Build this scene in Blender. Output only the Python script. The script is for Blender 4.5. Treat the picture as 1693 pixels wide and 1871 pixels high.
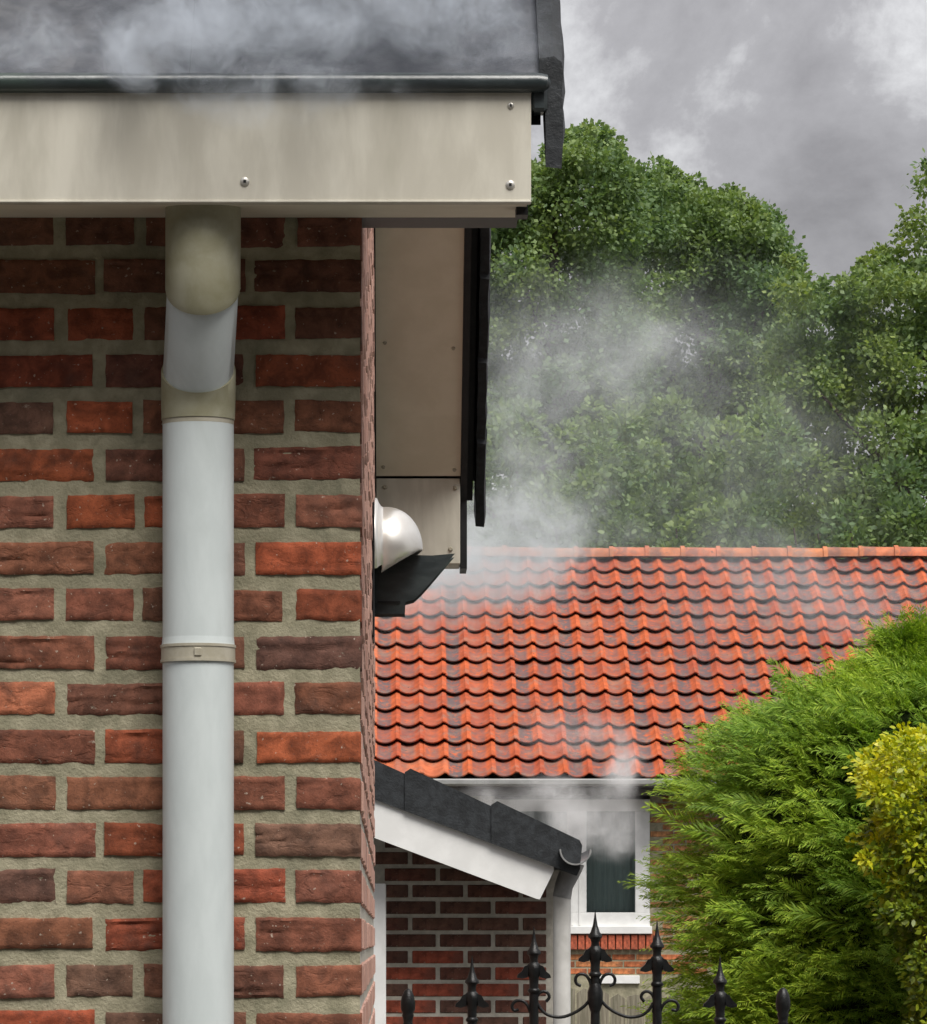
import bpy, math, random
import numpy as np
from mathutils import Vector, Matrix, noise

for o in list(bpy.data.objects):
    bpy.data.objects.remove(o)
scene = bpy.context.scene
COL = scene.collection
R = math.radians
random.seed(7)
rng = np.random.default_rng(11)

# ------------------------------------------------------------------ camera
EYE, F, CX, CY, W, H = 1.6, 8000.0, 717.0, 1720.0, 1693.0, 1871.0
cam_d = bpy.data.cameras.new('camera')
cam = bpy.data.objects.new('camera', cam_d)
COL.objects.link(cam)
cam.location = (0, 0, EYE)
cam.rotation_euler = (R(90), 0, 0)
cam_d.sensor_fit = 'HORIZONTAL'
cam_d.sensor_width = 36
cam_d.lens = 36 * F / W
cam_d.shift_x = (W / 2 - CX) / W
cam_d.shift_y = (CY - H / 2) / W
cam_d.clip_start = 0.1
cam_d.clip_end = 2000
scene.camera = cam

# ------------------------------------------------------------------ sky and sun
SUN_EL, SUN_AZ = R(58), R(155)      # azimuth clockwise from +Y: high, behind the viewer, a little to the side
world = bpy.data.worlds.new('World')
scene.world = world
world.use_nodes = True
nt = world.node_tree
nt.nodes.clear()
N, L = nt.nodes.new, nt.links.new
out = N('ShaderNodeOutputWorld')
bg = N('ShaderNodeBackground')
bg.inputs['Strength'].default_value = 0.068
sky = N('ShaderNodeTexSky')
sky.sky_type = 'NISHITA'
sky.sun_disc = False
sky.sun_elevation = SUN_EL
sky.sun_rotation = SUN_AZ
tc = N('ShaderNodeTexCoord')
mp = N('ShaderNodeMapping')
mp.inputs['Location'].default_value = (4.65, 0.4, 1.64)
mp.inputs['Scale'].default_value = (1, 1, 1.25)
L(tc.outputs['Generated'], mp.inputs['Vector'])
n1 = N('ShaderNodeTexNoise')
n1.inputs['Scale'].default_value = 17
n1.inputs['Detail'].default_value = 8
n1.inputs['Roughness'].default_value = 0.62
n1.inputs['Distortion'].default_value = 0.15
L(mp.outputs[0], n1.inputs['Vector'])
cr = N('ShaderNodeValToRGB')
e = cr.color_ramp.elements
e[0].position, e[0].color = 0.22, (1.05, 0.97, 0.97, 1)
e[1].position, e[1].color = 0.66, (3.8, 3.78, 3.8, 1)
em = e.new(0.50)
em.color = (1.98, 1.91, 1.94, 1)
L(n1.outputs['Fac'], cr.inputs['Fac'])
mx = N('ShaderNodeMix')
mx.data_type = 'RGBA'
mx.inputs['Factor'].default_value = 0.95       # closed cloud cover with a little of the clear sky's blue
L(sky.outputs[0], mx.inputs['A'])
L(cr.outputs[0], mx.inputs['B'])
# an overcast sky is up to three times brighter overhead than at the horizon
sepz = N('ShaderNodeSeparateXYZ')
L(tc.outputs['Generated'], sepz.inputs[0])
zen = N('ShaderNodeMapRange')
zen.inputs['From Min'].default_value = 0.0
zen.inputs['From Max'].default_value = 1.0
zen.inputs['To Min'].default_value = 0.92
zen.inputs['To Max'].default_value = 2.7
L(sepz.outputs['Z'], zen.inputs['Value'])
vm = N('ShaderNodeVectorMath')
vm.operation = 'SCALE'
L(mx.outputs['Result'], vm.inputs[0])
L(zen.outputs['Result'], vm.inputs['Scale'])
L(vm.outputs[0], bg.inputs['Color'])
L(bg.outputs[0], out.inputs['Surface'])

sun_d = bpy.data.lights.new('sun', 'SUN')
sun_d.energy = 1.5
sun_d.angle = R(32)
sun_d.color = (1.0, 0.965, 0.91)
sun = bpy.data.objects.new('sun', sun_d)
COL.objects.link(sun)
sdir = Vector((math.sin(SUN_AZ) * math.cos(SUN_EL), math.cos(SUN_AZ) * math.cos(SUN_EL), math.sin(SUN_EL)))
sun.rotation_euler = sdir.to_track_quat('Z', 'Y').to_euler()
sun.location = (0, -5, 12)

vs = scene.view_settings
vs.view_transform = 'Standard'
vs.look = 'None'
vs.gamma = 1
vs.exposure = 1.42
vs.use_curve_mapping = False
scene.cycles.volume_bounces = 1
scene.cycles.max_bounces = 8
scene.cycles.transparent_max_bounces = 12
scene.cycles.use_denoising = True
scene.cycles.use_adaptive_sampling = True
scene.cycles.adaptive_threshold = 0.02


# ------------------------------------------------------------------ helpers
def P(u, v, Y):
    """a point of the place at distance Y that the lens sees at (u, v)"""
    return Vector(((u - CX) * Y / F, Y, EYE + (CY - v) * Y / F))


def tag(o, label=None, cat=None, group=None, kind=None):
    for k, val in (('label', label), ('category', cat), ('group', group), ('kind', kind)):
        if val:
            o[k] = val
    return o


def link(o, parent=None):
    COL.objects.link(o)
    if parent is not None:
        o.parent = parent
        o.matrix_parent_inverse = Matrix.Translation(-Vector(parent.get('_w', (0, 0, 0)))) if parent.type == 'EMPTY' else Matrix.Identity(4)
    return o


ROOTS = []


def thing(name, label, cat, loc, group=None, kind=None):
    o = bpy.data.objects.new(name, None)
    o.empty_display_size = 0.1
    o.location = loc
    o['_w'] = tuple(loc)
    COL.objects.link(o)
    ROOTS.append(o)
    return tag(o, label, cat, group, kind)


class MB:
    def __init__(s):
        s.v, s.f = [], []

    def quad(s, a, b, c, d):
        n = len(s.v)
        s.v += [tuple(a), tuple(b), tuple(c), tuple(d)]
        s.f.append((n, n + 1, n + 2, n + 3))
        return s

    def box(s, x0, x1, y0, y1, z0, z1, bev=0.0):
        n = len(s.v)
        if bev <= 0:
            s.v += [(x, y, z) for x in (x0, x1) for y in (y0, y1) for z in (z0, z1)]
            s.f += [tuple(n + i for i in q) for q in
                    ((0, 1, 3, 2), (4, 6, 7, 5), (0, 4, 5, 1), (2, 3, 7, 6), (0, 2, 6, 4), (1, 5, 7, 3))]
            return s
        b = bev
        idx = {}
        for ix, sx in ((0, 1), (1, -1)):
            for iy, sy in ((0, 1), (1, -1)):
                for iz, sz in ((0, 1), (1, -1)):
                    x, y, z = (x0, x1)[ix], (y0, y1)[iy], (z0, z1)[iz]
                    idx[ix, iy, iz] = n
                    s.v += [(x, y + sy * b, z + sz * b), (x + sx * b, y, z + sz * b), (x + sx * b, y + sy * b, z)]
                    n += 3
        g = lambda i, a: idx[i] + a
        for a in range(3):
            for k in (0, 1):
                o1, o2 = [(1, 2), (0, 2), (0, 1)][a]
                def key(p, q):
                    t = [0, 0, 0]
                    t[a], t[o1], t[o2] = k, p, q
                    return tuple(t)
                s.f.append(tuple(g(key(p, q), a) for p, q in ((0, 0), (1, 0), (1, 1), (0, 1))))
        for a in range(3):      # edges along axis a
            o1, o2 = [(1, 2), (0, 2), (0, 1)][a]
            for p in (0, 1):
                for q in (0, 1):
                    t0, t1 = [0, 0, 0], [0, 0, 0]
                    t0[o1] = t1[o1] = p
                    t0[o2] = t1[o2] = q
                    t1[a] = 1
                    t0, t1 = tuple(t0), tuple(t1)
                    s.f.append((g(t0, o1), g(t1, o1), g(t1, o2), g(t0, o2)))
        for i in idx:
            s.f.append((g(i, 0), g(i, 1), g(i, 2)))
        return s

    def prism(s, pts, axis, a0, a1):
        """pts: 2D outline; axis: 'x' (pts y,z) or 'y' (pts x,z); extruded a0..a1"""
        n, m = len(s.v), len(pts)
        for a in (a0, a1):
            s.v += [((a, p[0], p[1]) if axis == 'x' else (p[0], a, p[1])) for p in pts]
        s.f.append(tuple(range(n, n + m)))
        s.f.append(tuple(range(n + 2 * m - 1, n + m - 1, -1)))
        for i in range(m):
            j = (i + 1) % m
            s.f.append((n + i, n + j, n + m + j, n + m + i))
        return s

    def tube(s, path, rad, seg=10, caps=True, ref=Vector((0, 1, 0))):
        path = [Vector(p) for p in path]
        rads = rad if isinstance(rad, (list, tuple)) else [rad] * len(path)
        n0 = len(s.v)
        for i, p in enumerate(path):
            t = (path[min(i + 1, len(path) - 1)] - path[max(i - 1, 0)]).normalized()
            a = ref - t * ref.dot(t)
            if a.length < 1e-4:
                a = Vector((1, 0, 0)) - t * t.x
            a.normalize()
            b = t.cross(a)
            for k in range(seg):
                w = 2 * math.pi * k / seg
                s.v.append(tuple(p + (a * math.cos(w) + b * math.sin(w)) * rads[i]))
        for i in range(len(path) - 1):
            for k in range(seg):
                k2 = (k + 1) % seg
                s.f.append((n0 + i * seg + k, n0 + i * seg + k2, n0 + (i + 1) * seg + k2, n0 + (i + 1) * seg + k))
        if caps:
            s.f.append(tuple(n0 + k for k in range(seg - 1, -1, -1)))
            e0 = n0 + (len(path) - 1) * seg
            s.f.append(tuple(e0 + k for k in range(seg)))
        return s

    def lathe(s, c, prof, seg=12, rot=0.0):
        """prof: (radius, z offset) pairs from top to bottom, about a vertical axis at c"""
        n0 = len(s.v)
        for r_, dz in prof:
            for k in range(seg):
                w = 2 * math.pi * k / seg + rot
                s.v.append((c[0] + r_ * math.cos(w), c[1] + r_ * math.sin(w), c[2] + dz))
        for i in range(len(prof) - 1):
            for k in range(seg):
                k2 = (k + 1) % seg
                s.f.append((n0 + i * seg + k, n0 + (i + 1) * seg + k, n0 + (i + 1) * seg + k2, n0 + i * seg + k2))
        s.f.append(tuple(n0 + k for k in range(seg)))
        e0 = n0 + (len(prof) - 1) * seg
        s.f.append(tuple(e0 + k for k in range(seg - 1, -1, -1)))
        return s

    def mesh(s, name, mat=None, smooth=False):
        me = bpy.data.meshes.new(name)
        me.from_pydata(s.v, [], s.f)
        if mat:
            me.materials.append(mat)
        if smooth:
            me.polygons.foreach_set('use_smooth', [True] * len(me.polygons))
        me.update()
        return me

    def build(s, name, mat, parent=None, smooth=False, color=None):
        o = bpy.data.objects.new(name, s.mesh(name, mat, smooth))
        if color:
            o.color = color
        return link(o, parent)


def auto_smooth(o, deg=40):
    me = o.data
    me.polygons.foreach_set('use_smooth', [True] * len(me.polygons))
    try:
        me.set_sharp_from_angle(angle=R(deg))
    except Exception:
        pass
    return o


# ------------------------------------------------------------------ materials
def new_mat(name):
    m = bpy.data.materials.new(name)
    m.use_nodes = True
    t = m.node_tree
    b = t.nodes['Principled BSDF']
    return m, t, b


def nd(t, kind, **kw):
    n = t.nodes.new(kind)
    for k, v in kw.items():
        if k in n.inputs:
            n.inputs[k].default_value = v
        else:
            setattr(n, k, v)
    return n


def mixc(t, fac, a, b, mode='MIX'):
    m = t.nodes.new('ShaderNodeMix')
    m.data_type = 'RGBA'
    m.blend_type = mode
    for sock, v in (('Factor', fac), ('A', a), ('B', b)):
        if isinstance(v, (int, float)):
            m.inputs[sock].default_value = v
        elif isinstance(v, (tuple, list)):
            m.inputs[sock].default_value = (*v[:3], 1)
        else:
            t.links.new(v, m.inputs[sock])
    return m.outputs['Result']


def mrange(t, val, a, b, c=0.0, d=1.0, smooth=True):
    m = t.nodes.new('ShaderNodeMapRange')
    m.interpolation_type = 'SMOOTHSTEP' if smooth else 'LINEAR'
    t.links.new(val, m.inputs['Value'])
    for k, v in (('From Min', a), ('From Max', b), ('To Min', c), ('To Max', d)):
        m.inputs[k].default_value = v
    return m.outputs['Result']


def coords(t, scale=(1, 1, 1), loc=None, kind='Object'):
    tcn = t.nodes.new('ShaderNodeTexCoord')
    m = t.nodes.new('ShaderNodeMapping')
    m.inputs['Scale'].default_value = scale
    t.links.new(tcn.outputs[kind], m.inputs['Vector'])
    if loc is not None:
        t.links.new(loc, m.inputs['Location'])
    return m.outputs[0]


def tnoise(t, vec, scale, detail=5, rough=0.55, dist=0.0):
    n = nd(t, 'ShaderNodeTexNoise', Scale=scale, Detail=detail, Roughness=rough, Distortion=dist)
    t.links.new(vec, n.inputs['Vector'])
    return n.outputs['Fac']


def bump(t, b, h, strength=0.4, dist=0.002):
    n = nd(t, 'ShaderNodeBump', Strength=strength, Distance=dist)
    t.links.new(h, n.inputs['Height'])
    t.links.new(n.outputs[0], b.inputs['Normal'])


def surf(name, c1, c2, scale=20, rough=0.6, stretch=(1, 1, 1), spec=0.4, bstr=0.25, bdist=0.002, bscale=None, lo=0.35, hi=0.68, dirt=None, metal=0.0):
    m, t, b = new_mat(name)
    v = coords(t, stretch)
    n = tnoise(t, v, scale, 6, 0.6, 0.3)
    col = mixc(t, mrange(t, n, lo, hi), c1, c2)
    if dirt:
        n2 = tnoise(t, v, scale * 0.22, 5, 0.65, 0.8)
        col = mixc(t, mrange(t, n2, dirt[1], dirt[2], 0, dirt[3]), col, dirt[0])
    t.links.new(col, b.inputs['Base Color'])
    b.inputs['Roughness'].default_value = rough
    b.inputs['Metallic'].default_value = metal
    b.inputs['Specular IOR Level'].default_value = spec
    if bstr:
        h = tnoise(t, coords(t), bscale or scale * 6, 4, 0.6)
        bump(t, b, h, bstr, bdist)
    return m


def brick_material(name, island=False):
    m, t, b = new_mat(name)
    info = t.nodes.new('ShaderNodeObjectInfo')
    geo = t.nodes.new('ShaderNodeNewGeometry')
    if island:
        ramp = t.nodes.new('ShaderNodeValToRGB')
        ramp.color_ramp.elements[0].color = (0.18, 0.075, 0.052, 1)
        ramp.color_ramp.elements[1].color = (0.40, 0.12, 0.06, 1)
        k = ramp.color_ramp.elements.new(0.6)
        k.color = (0.27, 0.095, 0.06, 1)
        t.links.new(geo.outputs['Random Per Island'], ramp.inputs['Fac'])
        base = ramp.outputs[0]
    else:
        base = info.outputs['Color']
    v = coords(t)
    n = tnoise(t, v, 26, 6, 0.62, 0.4)
    col = mixc(t, 1.0, base, mixc(t, mrange(t, n, 0.3, 0.72), (0.50, 0.48, 0.46), (1.38, 1.30, 1.22)), 'MULTIPLY')
    n5 = tnoise(t, v, 9, 4, 0.6, 0.2)
    col = mixc(t, mrange(t, n5, 0.52, 0.72, 0, 0.45), col, (0.10, 0.062, 0.05))
    # pale mineral specks and mortar smears
    n2 = tnoise(t, v, 120, 3, 0.5, 0)
    col = mixc(t, mrange(t, n2, 0.67, 0.73, 0, 0.6), col, (0.55, 0.47, 0.38))
    n3 = tnoise(t, v, 340, 2, 0.5, 0)
    col = mixc(t, mrange(t, n3, 0.30, 0.40, 0.45, 0), col, (0.06, 0.035, 0.028))
    n6 = tnoise(t, coords(t, (1, 1, 2.0)), 34, 5, 0.75, 0.3)
    col = mixc(t, mrange(t, n6, 0.63, 0.71, 0, 0.55), col, (0.40, 0.36, 0.28))
    t.links.new(col, b.inputs['Base Color'])
    b.inputs['Roughness'].default_value = 0.82
    b.inputs['Specular IOR Level'].default_value = 0.25
    # drag creases of moulded clay run along the brick
    h1 = tnoise(t, coords(t, (1, 1, 1.9)), 21, 4, 0.6, 0.7)
    h2 = tnoise(t, v, 190, 4, 0.65)
    mm = nd(t, 'ShaderNodeMath', operation='MULTIPLY_ADD')
    t.links.new(mrange(t, h1, 0.36, 0.48), mm.inputs[0])
    rk = nd(t, 'ShaderNodeMath', operation='MULTIPLY')
    t.links.new(info.outputs['Random'], rk.inputs[0])
    rk.inputs[1].default_value = 1.1
    t.links.new(rk.outputs[0], mm.inputs[1])
    t.links.new(h2, mm.inputs[2])
    bump(t, b, mm.outputs[0], 0.45, 0.003)
    return m


M = {}
M['brick'] = brick_material('clay_brick')
M['brick_mass'] = brick_material('clay_brick_mixed', True)
M['brick_pale'] = surf('skylit_brick', (0.46, 0.26, 0.205), (0.58, 0.36, 0.29), 7, 0.8, spec=0.3, bstr=0.6, bscale=90, bdist=0.003, dirt=((0.20, 0.10, 0.08), 0.52, 0.72, 0.7))  # gable bricks coloured paler, standing in for sky light grazing that side
M['mortar'] = surf('mortar', (0.285, 0.265, 0.18), (0.41, 0.375, 0.265), 26, 0.92, spec=0.15, bstr=0.8, bdist=0.003, bscale=170,
                   dirt=((0.19, 0.185, 0.125), 0.46, 0.70, 0.7))
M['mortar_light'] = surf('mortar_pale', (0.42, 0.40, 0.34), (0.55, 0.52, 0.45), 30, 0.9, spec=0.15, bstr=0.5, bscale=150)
M['fascia'] = surf('fascia_panel', (0.52, 0.49, 0.41), (0.63, 0.60, 0.51), 16, 0.55, stretch=(1, 1, 0.28), spec=0.35, bstr=0.12,
                   bdist=0.001, bscale=60, dirt=((0.38, 0.36, 0.285), 0.50, 0.75, 0.6))
M['soffit'] = surf('soffit_panel', (0.70, 0.645, 0.51), (0.76, 0.705, 0.57), 9, 0.6, spec=0.3, bstr=0.1, bscale=60,
                   dirt=((0.60, 0.55, 0.44), 0.5, 0.8, 0.4))
M['pvc'] = surf('grey_white_pvc', (0.555, 0.605, 0.60), (0.60, 0.65, 0.645), 24, 0.42, stretch=(1, 1, 0.35), spec=0.4, bstr=0.12, bdist=0.0008,
                bscale=260, dirt=((0.48, 0.525, 0.51), 0.50, 0.74, 0.55))
M['pvc_stained'] = surf('algae_stained_pvc', (0.285, 0.27, 0.175), (0.37, 0.355, 0.26), 14, 0.5, spec=0.4, bstr=0.12, bscale=220,
                        dirt=((0.22, 0.205, 0.095), 0.45, 0.7, 0.6))
M['clamp'] = surf('pipe_clamp', (0.36, 0.33, 0.25), (0.44, 0.41, 0.33), 25, 0.5, bstr=0.1)
M['zinc_dark'] = surf('dark_zinc', (0.022, 0.030, 0.032), (0.05, 0.062, 0.064), 22, 0.30, stretch=(0.4, 1, 1), spec=0.6, bstr=0.25, bscale=90,
                      dirt=((0.05, 0.075, 0.06), 0.5, 0.72, 0.6))
M['black'] = surf('black_board', (0.006, 0.006, 0.007), (0.014, 0.014, 0.015), 20, 0.45, spec=0.4, bstr=0.15)
M['slate'] = surf('dark_roof_tile', (0.055, 0.060, 0.072), (0.10, 0.105, 0.118), 24, 0.62, spec=0.4, bstr=0.5, bdist=0.002, bscale=160,
                  dirt=((0.12, 0.12, 0.12), 0.5, 0.75, 0.5))
M['verge'] = surf('dark_verge_tile', (0.016, 0.018, 0.020), (0.034, 0.038, 0.042), 30, 0.6, spec=0.35, bstr=0.6, bdist=0.003, bscale=120)
M['steel'] = surf('screw_steel', (0.55, 0.53, 0.48), (0.68, 0.66, 0.6), 60, 0.35, spec=0.5, bstr=0.0, metal=0.6)
M['hood'] = surf('white_flue_hood', (0.80, 0.77, 0.71), (0.88, 0.86, 0.81), 14, 0.30, spec=0.5, bstr=0.06, metal=0.72, dirt=((0.36, 0.31, 0.22), 0.55, 0.8, 0.5))
M['white'] = surf('white_paint', (0.76, 0.76, 0.74), (0.84, 0.84, 0.82), 10, 0.45, spec=0.4, bstr=0.1, dirt=((0.52, 0.52, 0.48), 0.55, 0.85, 0.5))
M['pipe_white'] = surf('pale_pipe', (0.50, 0.49, 0.46), (0.62, 0.61, 0.58), 8, 0.45, bstr=0.08, dirt=((0.28, 0.27, 0.25), 0.5, 0.75, 0.6))
M['iron'] = surf('black_iron', (0.004, 0.0045, 0.005), (0.011, 0.012, 0.012), 60, 0.38, spec=0.35, bstr=0.35, bscale=300)
M['wood'] = surf('weathered_wood', (0.16, 0.14, 0.10), (0.30, 0.27, 0.20), 16, 0.85, stretch=(6, 6, 0.35), bstr=0.5, dirt=((0.09, 0.10, 0.06), 0.5, 0.7, 0.7))
M['bark'] = surf('bark', (0.06, 0.045, 0.032), (0.13, 0.10, 0.075), 12, 0.9, stretch=(3, 3, 0.5), bstr=0.8, bdist=0.02)
M['soffit_dark'] = surf('dark_soffit', (0.06, 0.055, 0.05), (0.09, 0.08, 0.07), 6, 0.7, bstr=0.1)
M['gutter'] = surf('pale_gutter', (0.38, 0.38, 0.37), (0.48, 0.48, 0.465), 4, 0.4, bstr=0.0)
M['gutter_grey'] = surf('grey_gutter', (0.20, 0.20, 0.20), (0.30, 0.30, 0.29), 12, 0.4, bstr=0.1)
M['dark_brick'] = surf('low_bounce_brick', (0.035, 0.022, 0.018), (0.06, 0.036, 0.03), 8, 0.9, bstr=0.3)  # added terrace, kept very dark so it reflects little onto the front wall
M['curtain'] = surf('net_curtain', (0.60, 0.66, 0.65), (0.74, 0.78, 0.76), 30, 0.9, stretch=(2, 1, 0.1), bstr=0.0)
M['ground'] = surf('ground_paving', (0.07, 0.067, 0.06), (0.12, 0.115, 0.105), 3, 0.9, bstr=0.5, bscale=30, bdist=0.01)


def tile_material():
    m, t, b = new_mat('clay_pantile')
    info = t.nodes.new('ShaderNodeObjectInfo')
    off = nd(t, 'ShaderNodeVectorMath', operation='SCALE')
    cmb = t.nodes.new('ShaderNodeCombineXYZ')
    for i in range(3):
        t.links.new(info.outputs['Random'], cmb.inputs[i])
    t.links.new(cmb.outputs[0], off.inputs[0])
    off.inputs['Scale'].default_value = 50
    v = coords(t, (1, 1, 1), off.outputs[0])
    n = tnoise(t, v, 9, 5, 0.6, 0.3)
    col = mixc(t, 1.0, info.outputs['Color'], mixc(t, mrange(t, n, 0.3, 0.7), (0.72, 0.68, 0.68), (1.15, 1.08, 1.02)), 'MULTIPLY')
    # water-borne grime settles in the pan of the tile (local x between the rolls); amount differs per tile
    tcn = t.nodes.new('ShaderNodeTexCoord')
    sep = t.nodes.new('ShaderNodeSeparateXYZ')
    t.links.new(tcn.outputs['Object'], sep.inputs[0])
    pan = nd(t, 'ShaderNodeMath', operation='ABSOLUTE')
    sub = nd(t, 'ShaderNodeMath', operation='SUBTRACT')
    t.links.new(sep.outputs['X'], sub.inputs[0])
    sub.inputs[1].default_value = 0.075
    t.links.new(sub.outputs[0], pan.inputs[0])
    panm = mrange(t, pan.outputs[0], 0.045, 0.080, 1, 0)
    n2 = tnoise(t, v, 17, 5, 0.7, 0.5)
    dm = nd(t, 'ShaderNodeMath', operation='MULTIPLY')
    t.links.new(panm, dm.inputs[0])
    t.links.new(mrange(t, n2, 0.30, 0.55), dm.inputs[1])
    dm2 = nd(t, 'ShaderNodeMath', operation='MULTIPLY')
    t.links.new(dm.outputs[0], dm2.inputs[0])
    t.links.new(info.outputs['Alpha'], dm2.inputs[1])
    col = mixc(t, dm2.outputs[0], col, (0.105, 0.085, 0.088))
    n7 = tnoise(t, v, 5.5, 4, 0.6, 0.4)
    col = mixc(t, mrange(t, n7, 0.50, 0.68, 0, 0.45), col, (0.24, 0.17, 0.13))
    n3 = tnoise(t, v, 26, 2, 0.5, 0)
    col = mixc(t, mrange(t, n3, 0.69, 0.74, 0, 0.8), col, (0.05, 0.04, 0.04))
    t.links.new(col, b.inputs['Base Color'])
    b.inputs['Roughness'].default_value = 0.72
    b.inputs['Specular IOR Level'].default_value = 0.25
    bump(t, b, tnoise(t, v, 60, 4, 0.6), 0.3, 0.003)
    return m


M['tile'] = tile_material()


def leaf_material(name, cols, trans=0.35, rough=0.5, spec=0.35):
    m, t, b = new_mat(name)
    geo = t.nodes.new('ShaderNodeNewGeometry')
    ramp = t.nodes.new('ShaderNodeValToRGB')
    el = ramp.color_ramp.elements
    el[0].color = (*cols[0], 1)
    el[1].color = (*cols[-1], 1)
    for i, c in enumerate(cols[1:-1]):
        k = el.new((i + 1) / (len(cols) - 1))
        k.color = (*c, 1)
    t.links.new(geo.outputs['Random Per Island'], ramp.inputs['Fac'])
    n = tnoise(t, coords(t), 0.9 if trans > 0.35 else 3.0, 4, 0.55)
    col = mixc(t, 1.0, ramp.outputs[0], mixc(t, mrange(t, n, 0.35, 0.65), (0.76, 0.82, 0.88), (1.20, 1.10, 0.95)), 'MULTIPLY')
    t.links.new(col, b.inputs['Base Color'])
    b.inputs['Roughness'].default_value = rough
    b.inputs['Specular IOR Level'].default_value = spec
    tr = t.nodes.new('ShaderNodeBsdfTranslucent')
    t.links.new(mixc(t, 1.0, col, (1.2, 1.25, 0.6), 'MULTIPLY'), tr.inputs['Color'])
    ms = t.nodes.new('ShaderNodeMixShader')
    ms.inputs[0].default_value = trans
    t.links.new(b.outputs[0], ms.inputs[1])
    t.links.new(tr.outputs[0], ms.inputs[2])
    t.links.new(ms.outputs[0], t.nodes['Material Output'].inputs['Surface'])
    return m


M['leaf_tree'] = leaf_material('tree_leaves', [(0.120, 0.190, 0.085), (0.17, 0.26, 0.105), (0.235, 0.33, 0.13)], 0.38)
M['leaf_oak'] = leaf_material('oak_leaves', [(0.120, 0.190, 0.075), (0.18, 0.265, 0.095), (0.26, 0.345, 0.115)], 0.38)
M['leaf_conifer'] = leaf_material('conifer_sprays', [(0.125, 0.225, 0.024), (0.24, 0.385, 0.038), (0.42, 0.56, 0.075)], 0.3, 0.55, 0.25)
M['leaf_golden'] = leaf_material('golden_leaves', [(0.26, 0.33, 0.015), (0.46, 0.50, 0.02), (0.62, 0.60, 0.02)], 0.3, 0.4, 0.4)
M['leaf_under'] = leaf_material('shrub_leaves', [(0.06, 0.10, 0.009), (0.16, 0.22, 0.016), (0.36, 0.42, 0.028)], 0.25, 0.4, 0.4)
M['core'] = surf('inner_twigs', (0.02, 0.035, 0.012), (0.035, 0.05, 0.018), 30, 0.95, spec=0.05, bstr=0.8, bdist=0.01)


def glass_material():
    m, t, b = new_mat('window_glass')
    fr = nd(t, 'ShaderNodeFresnel', IOR=1.5)
    tr = nd(t, 'ShaderNodeBsdfTransparent')
    tr.inputs[0].default_value = (0.82, 0.87, 0.86, 1)
    gl = nd(t, 'ShaderNodeBsdfGlossy', Roughness=0.02)
    ad_ = nd(t, 'ShaderNodeMath', operation='MULTIPLY_ADD')
    t.links.new(fr.outputs[0], ad_.inputs[0])
    ad_.inputs[1].default_value = 1.0
    ad_.inputs[2].default_value = 0.06
    ms = t.nodes.new('ShaderNodeMixShader')
    t.links.new(ad_.outputs[0], ms.inputs[0])
    t.links.new(tr.outputs[0], ms.inputs[1])
    t.links.new(gl.outputs[0], ms.inputs[2])
    t.links.new(ms.outputs[0], t.nodes['Material Output'].inputs['Surface'])
    return m


M['glass'] = glass_material()

# ------------------------------------------------------------------ ground
MB().quad((-400, -400, 0), (400, -400, 0), (400, 400, 0), (-400, 400, 0)).build('ground', M['ground'])['kind'] = 'structure'

# ================================================================== FRONT HOUSE
YW = 8.0                       # face of the front wall
XC = P(660, 0, YW).x           # house corner
YB = 14.1                      # rear box face
YF = 7.70                      # face of the fascia
PITCH = 0.9
YE, YR = 7.72, 11.05
YE2 = 2 * YR - YE
ZE = P(0, 137, YE).z


def z_top(y):
    return ZE + PITCH * ((y - YE) if y < YR else (YE2 - y))


def z_sof(y):
    return z_top(y) - 0.282


house = thing('brick_house', 'red brick house with pale fascia and dark roof, nearest of the buildings', 'house', (-0.8, 8.0, 0))

# ---- front wall: mortar sheet with its own unevenness, bricks standing proud
PX = YW / F
ROW0, PITCHV = 419.0, 85.8


def vz(v, y=YW):
    return EYE + (CY - v) * y / F


def mortar_sheet():
    m = MB()
    x0, x1 = -1.62, XC - 0.0025
    nx, nz = 170, 150
    zt = vz(394)
    zb = vz(1990)
    for j in range(nz + 1):
        for i in range(nx + 1):
            x = x0 + (x1 - x0) * i / nx
            z = zb + (zt - zb) * j / nz
            d = noise.noise(Vector((x * 22, z * 22, 1.7))) * 0.0022 + noise.noise(Vector((x * 70, z * 70, 5))) * 0.0012
            m.v.append((x, YW + 0.0042 - d, z))
    w = nx + 1
    for j in range(nz):
        for i in range(nx):
            a = j * w + i
            m.f.append((a, a + 1, a + w + 1, a + w))
    # wall body behind and below
    m.box(x0, x1 - 0.02, YW + 0.012, YW + 0.30, 0.0, zt)
    m.box(x0, x1, YW + 0.002, YW + 0.30, 0.0, zb - 0.001)
    o = m.build('front_wall', M['mortar'], house)
    o.data.polygons.foreach_set('use_smooth', [True] * len(o.data.polygons))
    return o


front_wall = mortar_sheet()

BC = {'O': (0.325, 0.085, 0.040), 'R': (0.262, 0.073, 0.038), 'B': (0.215, 0.085, 0.053), 'D': (0.160, 0.071, 0.048), 'G': (0.39, 0.15, 0.078),
      'P': (0.158, 0.087, 0.064), 'C': (0.235, 0.100, 0.064)}


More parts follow.
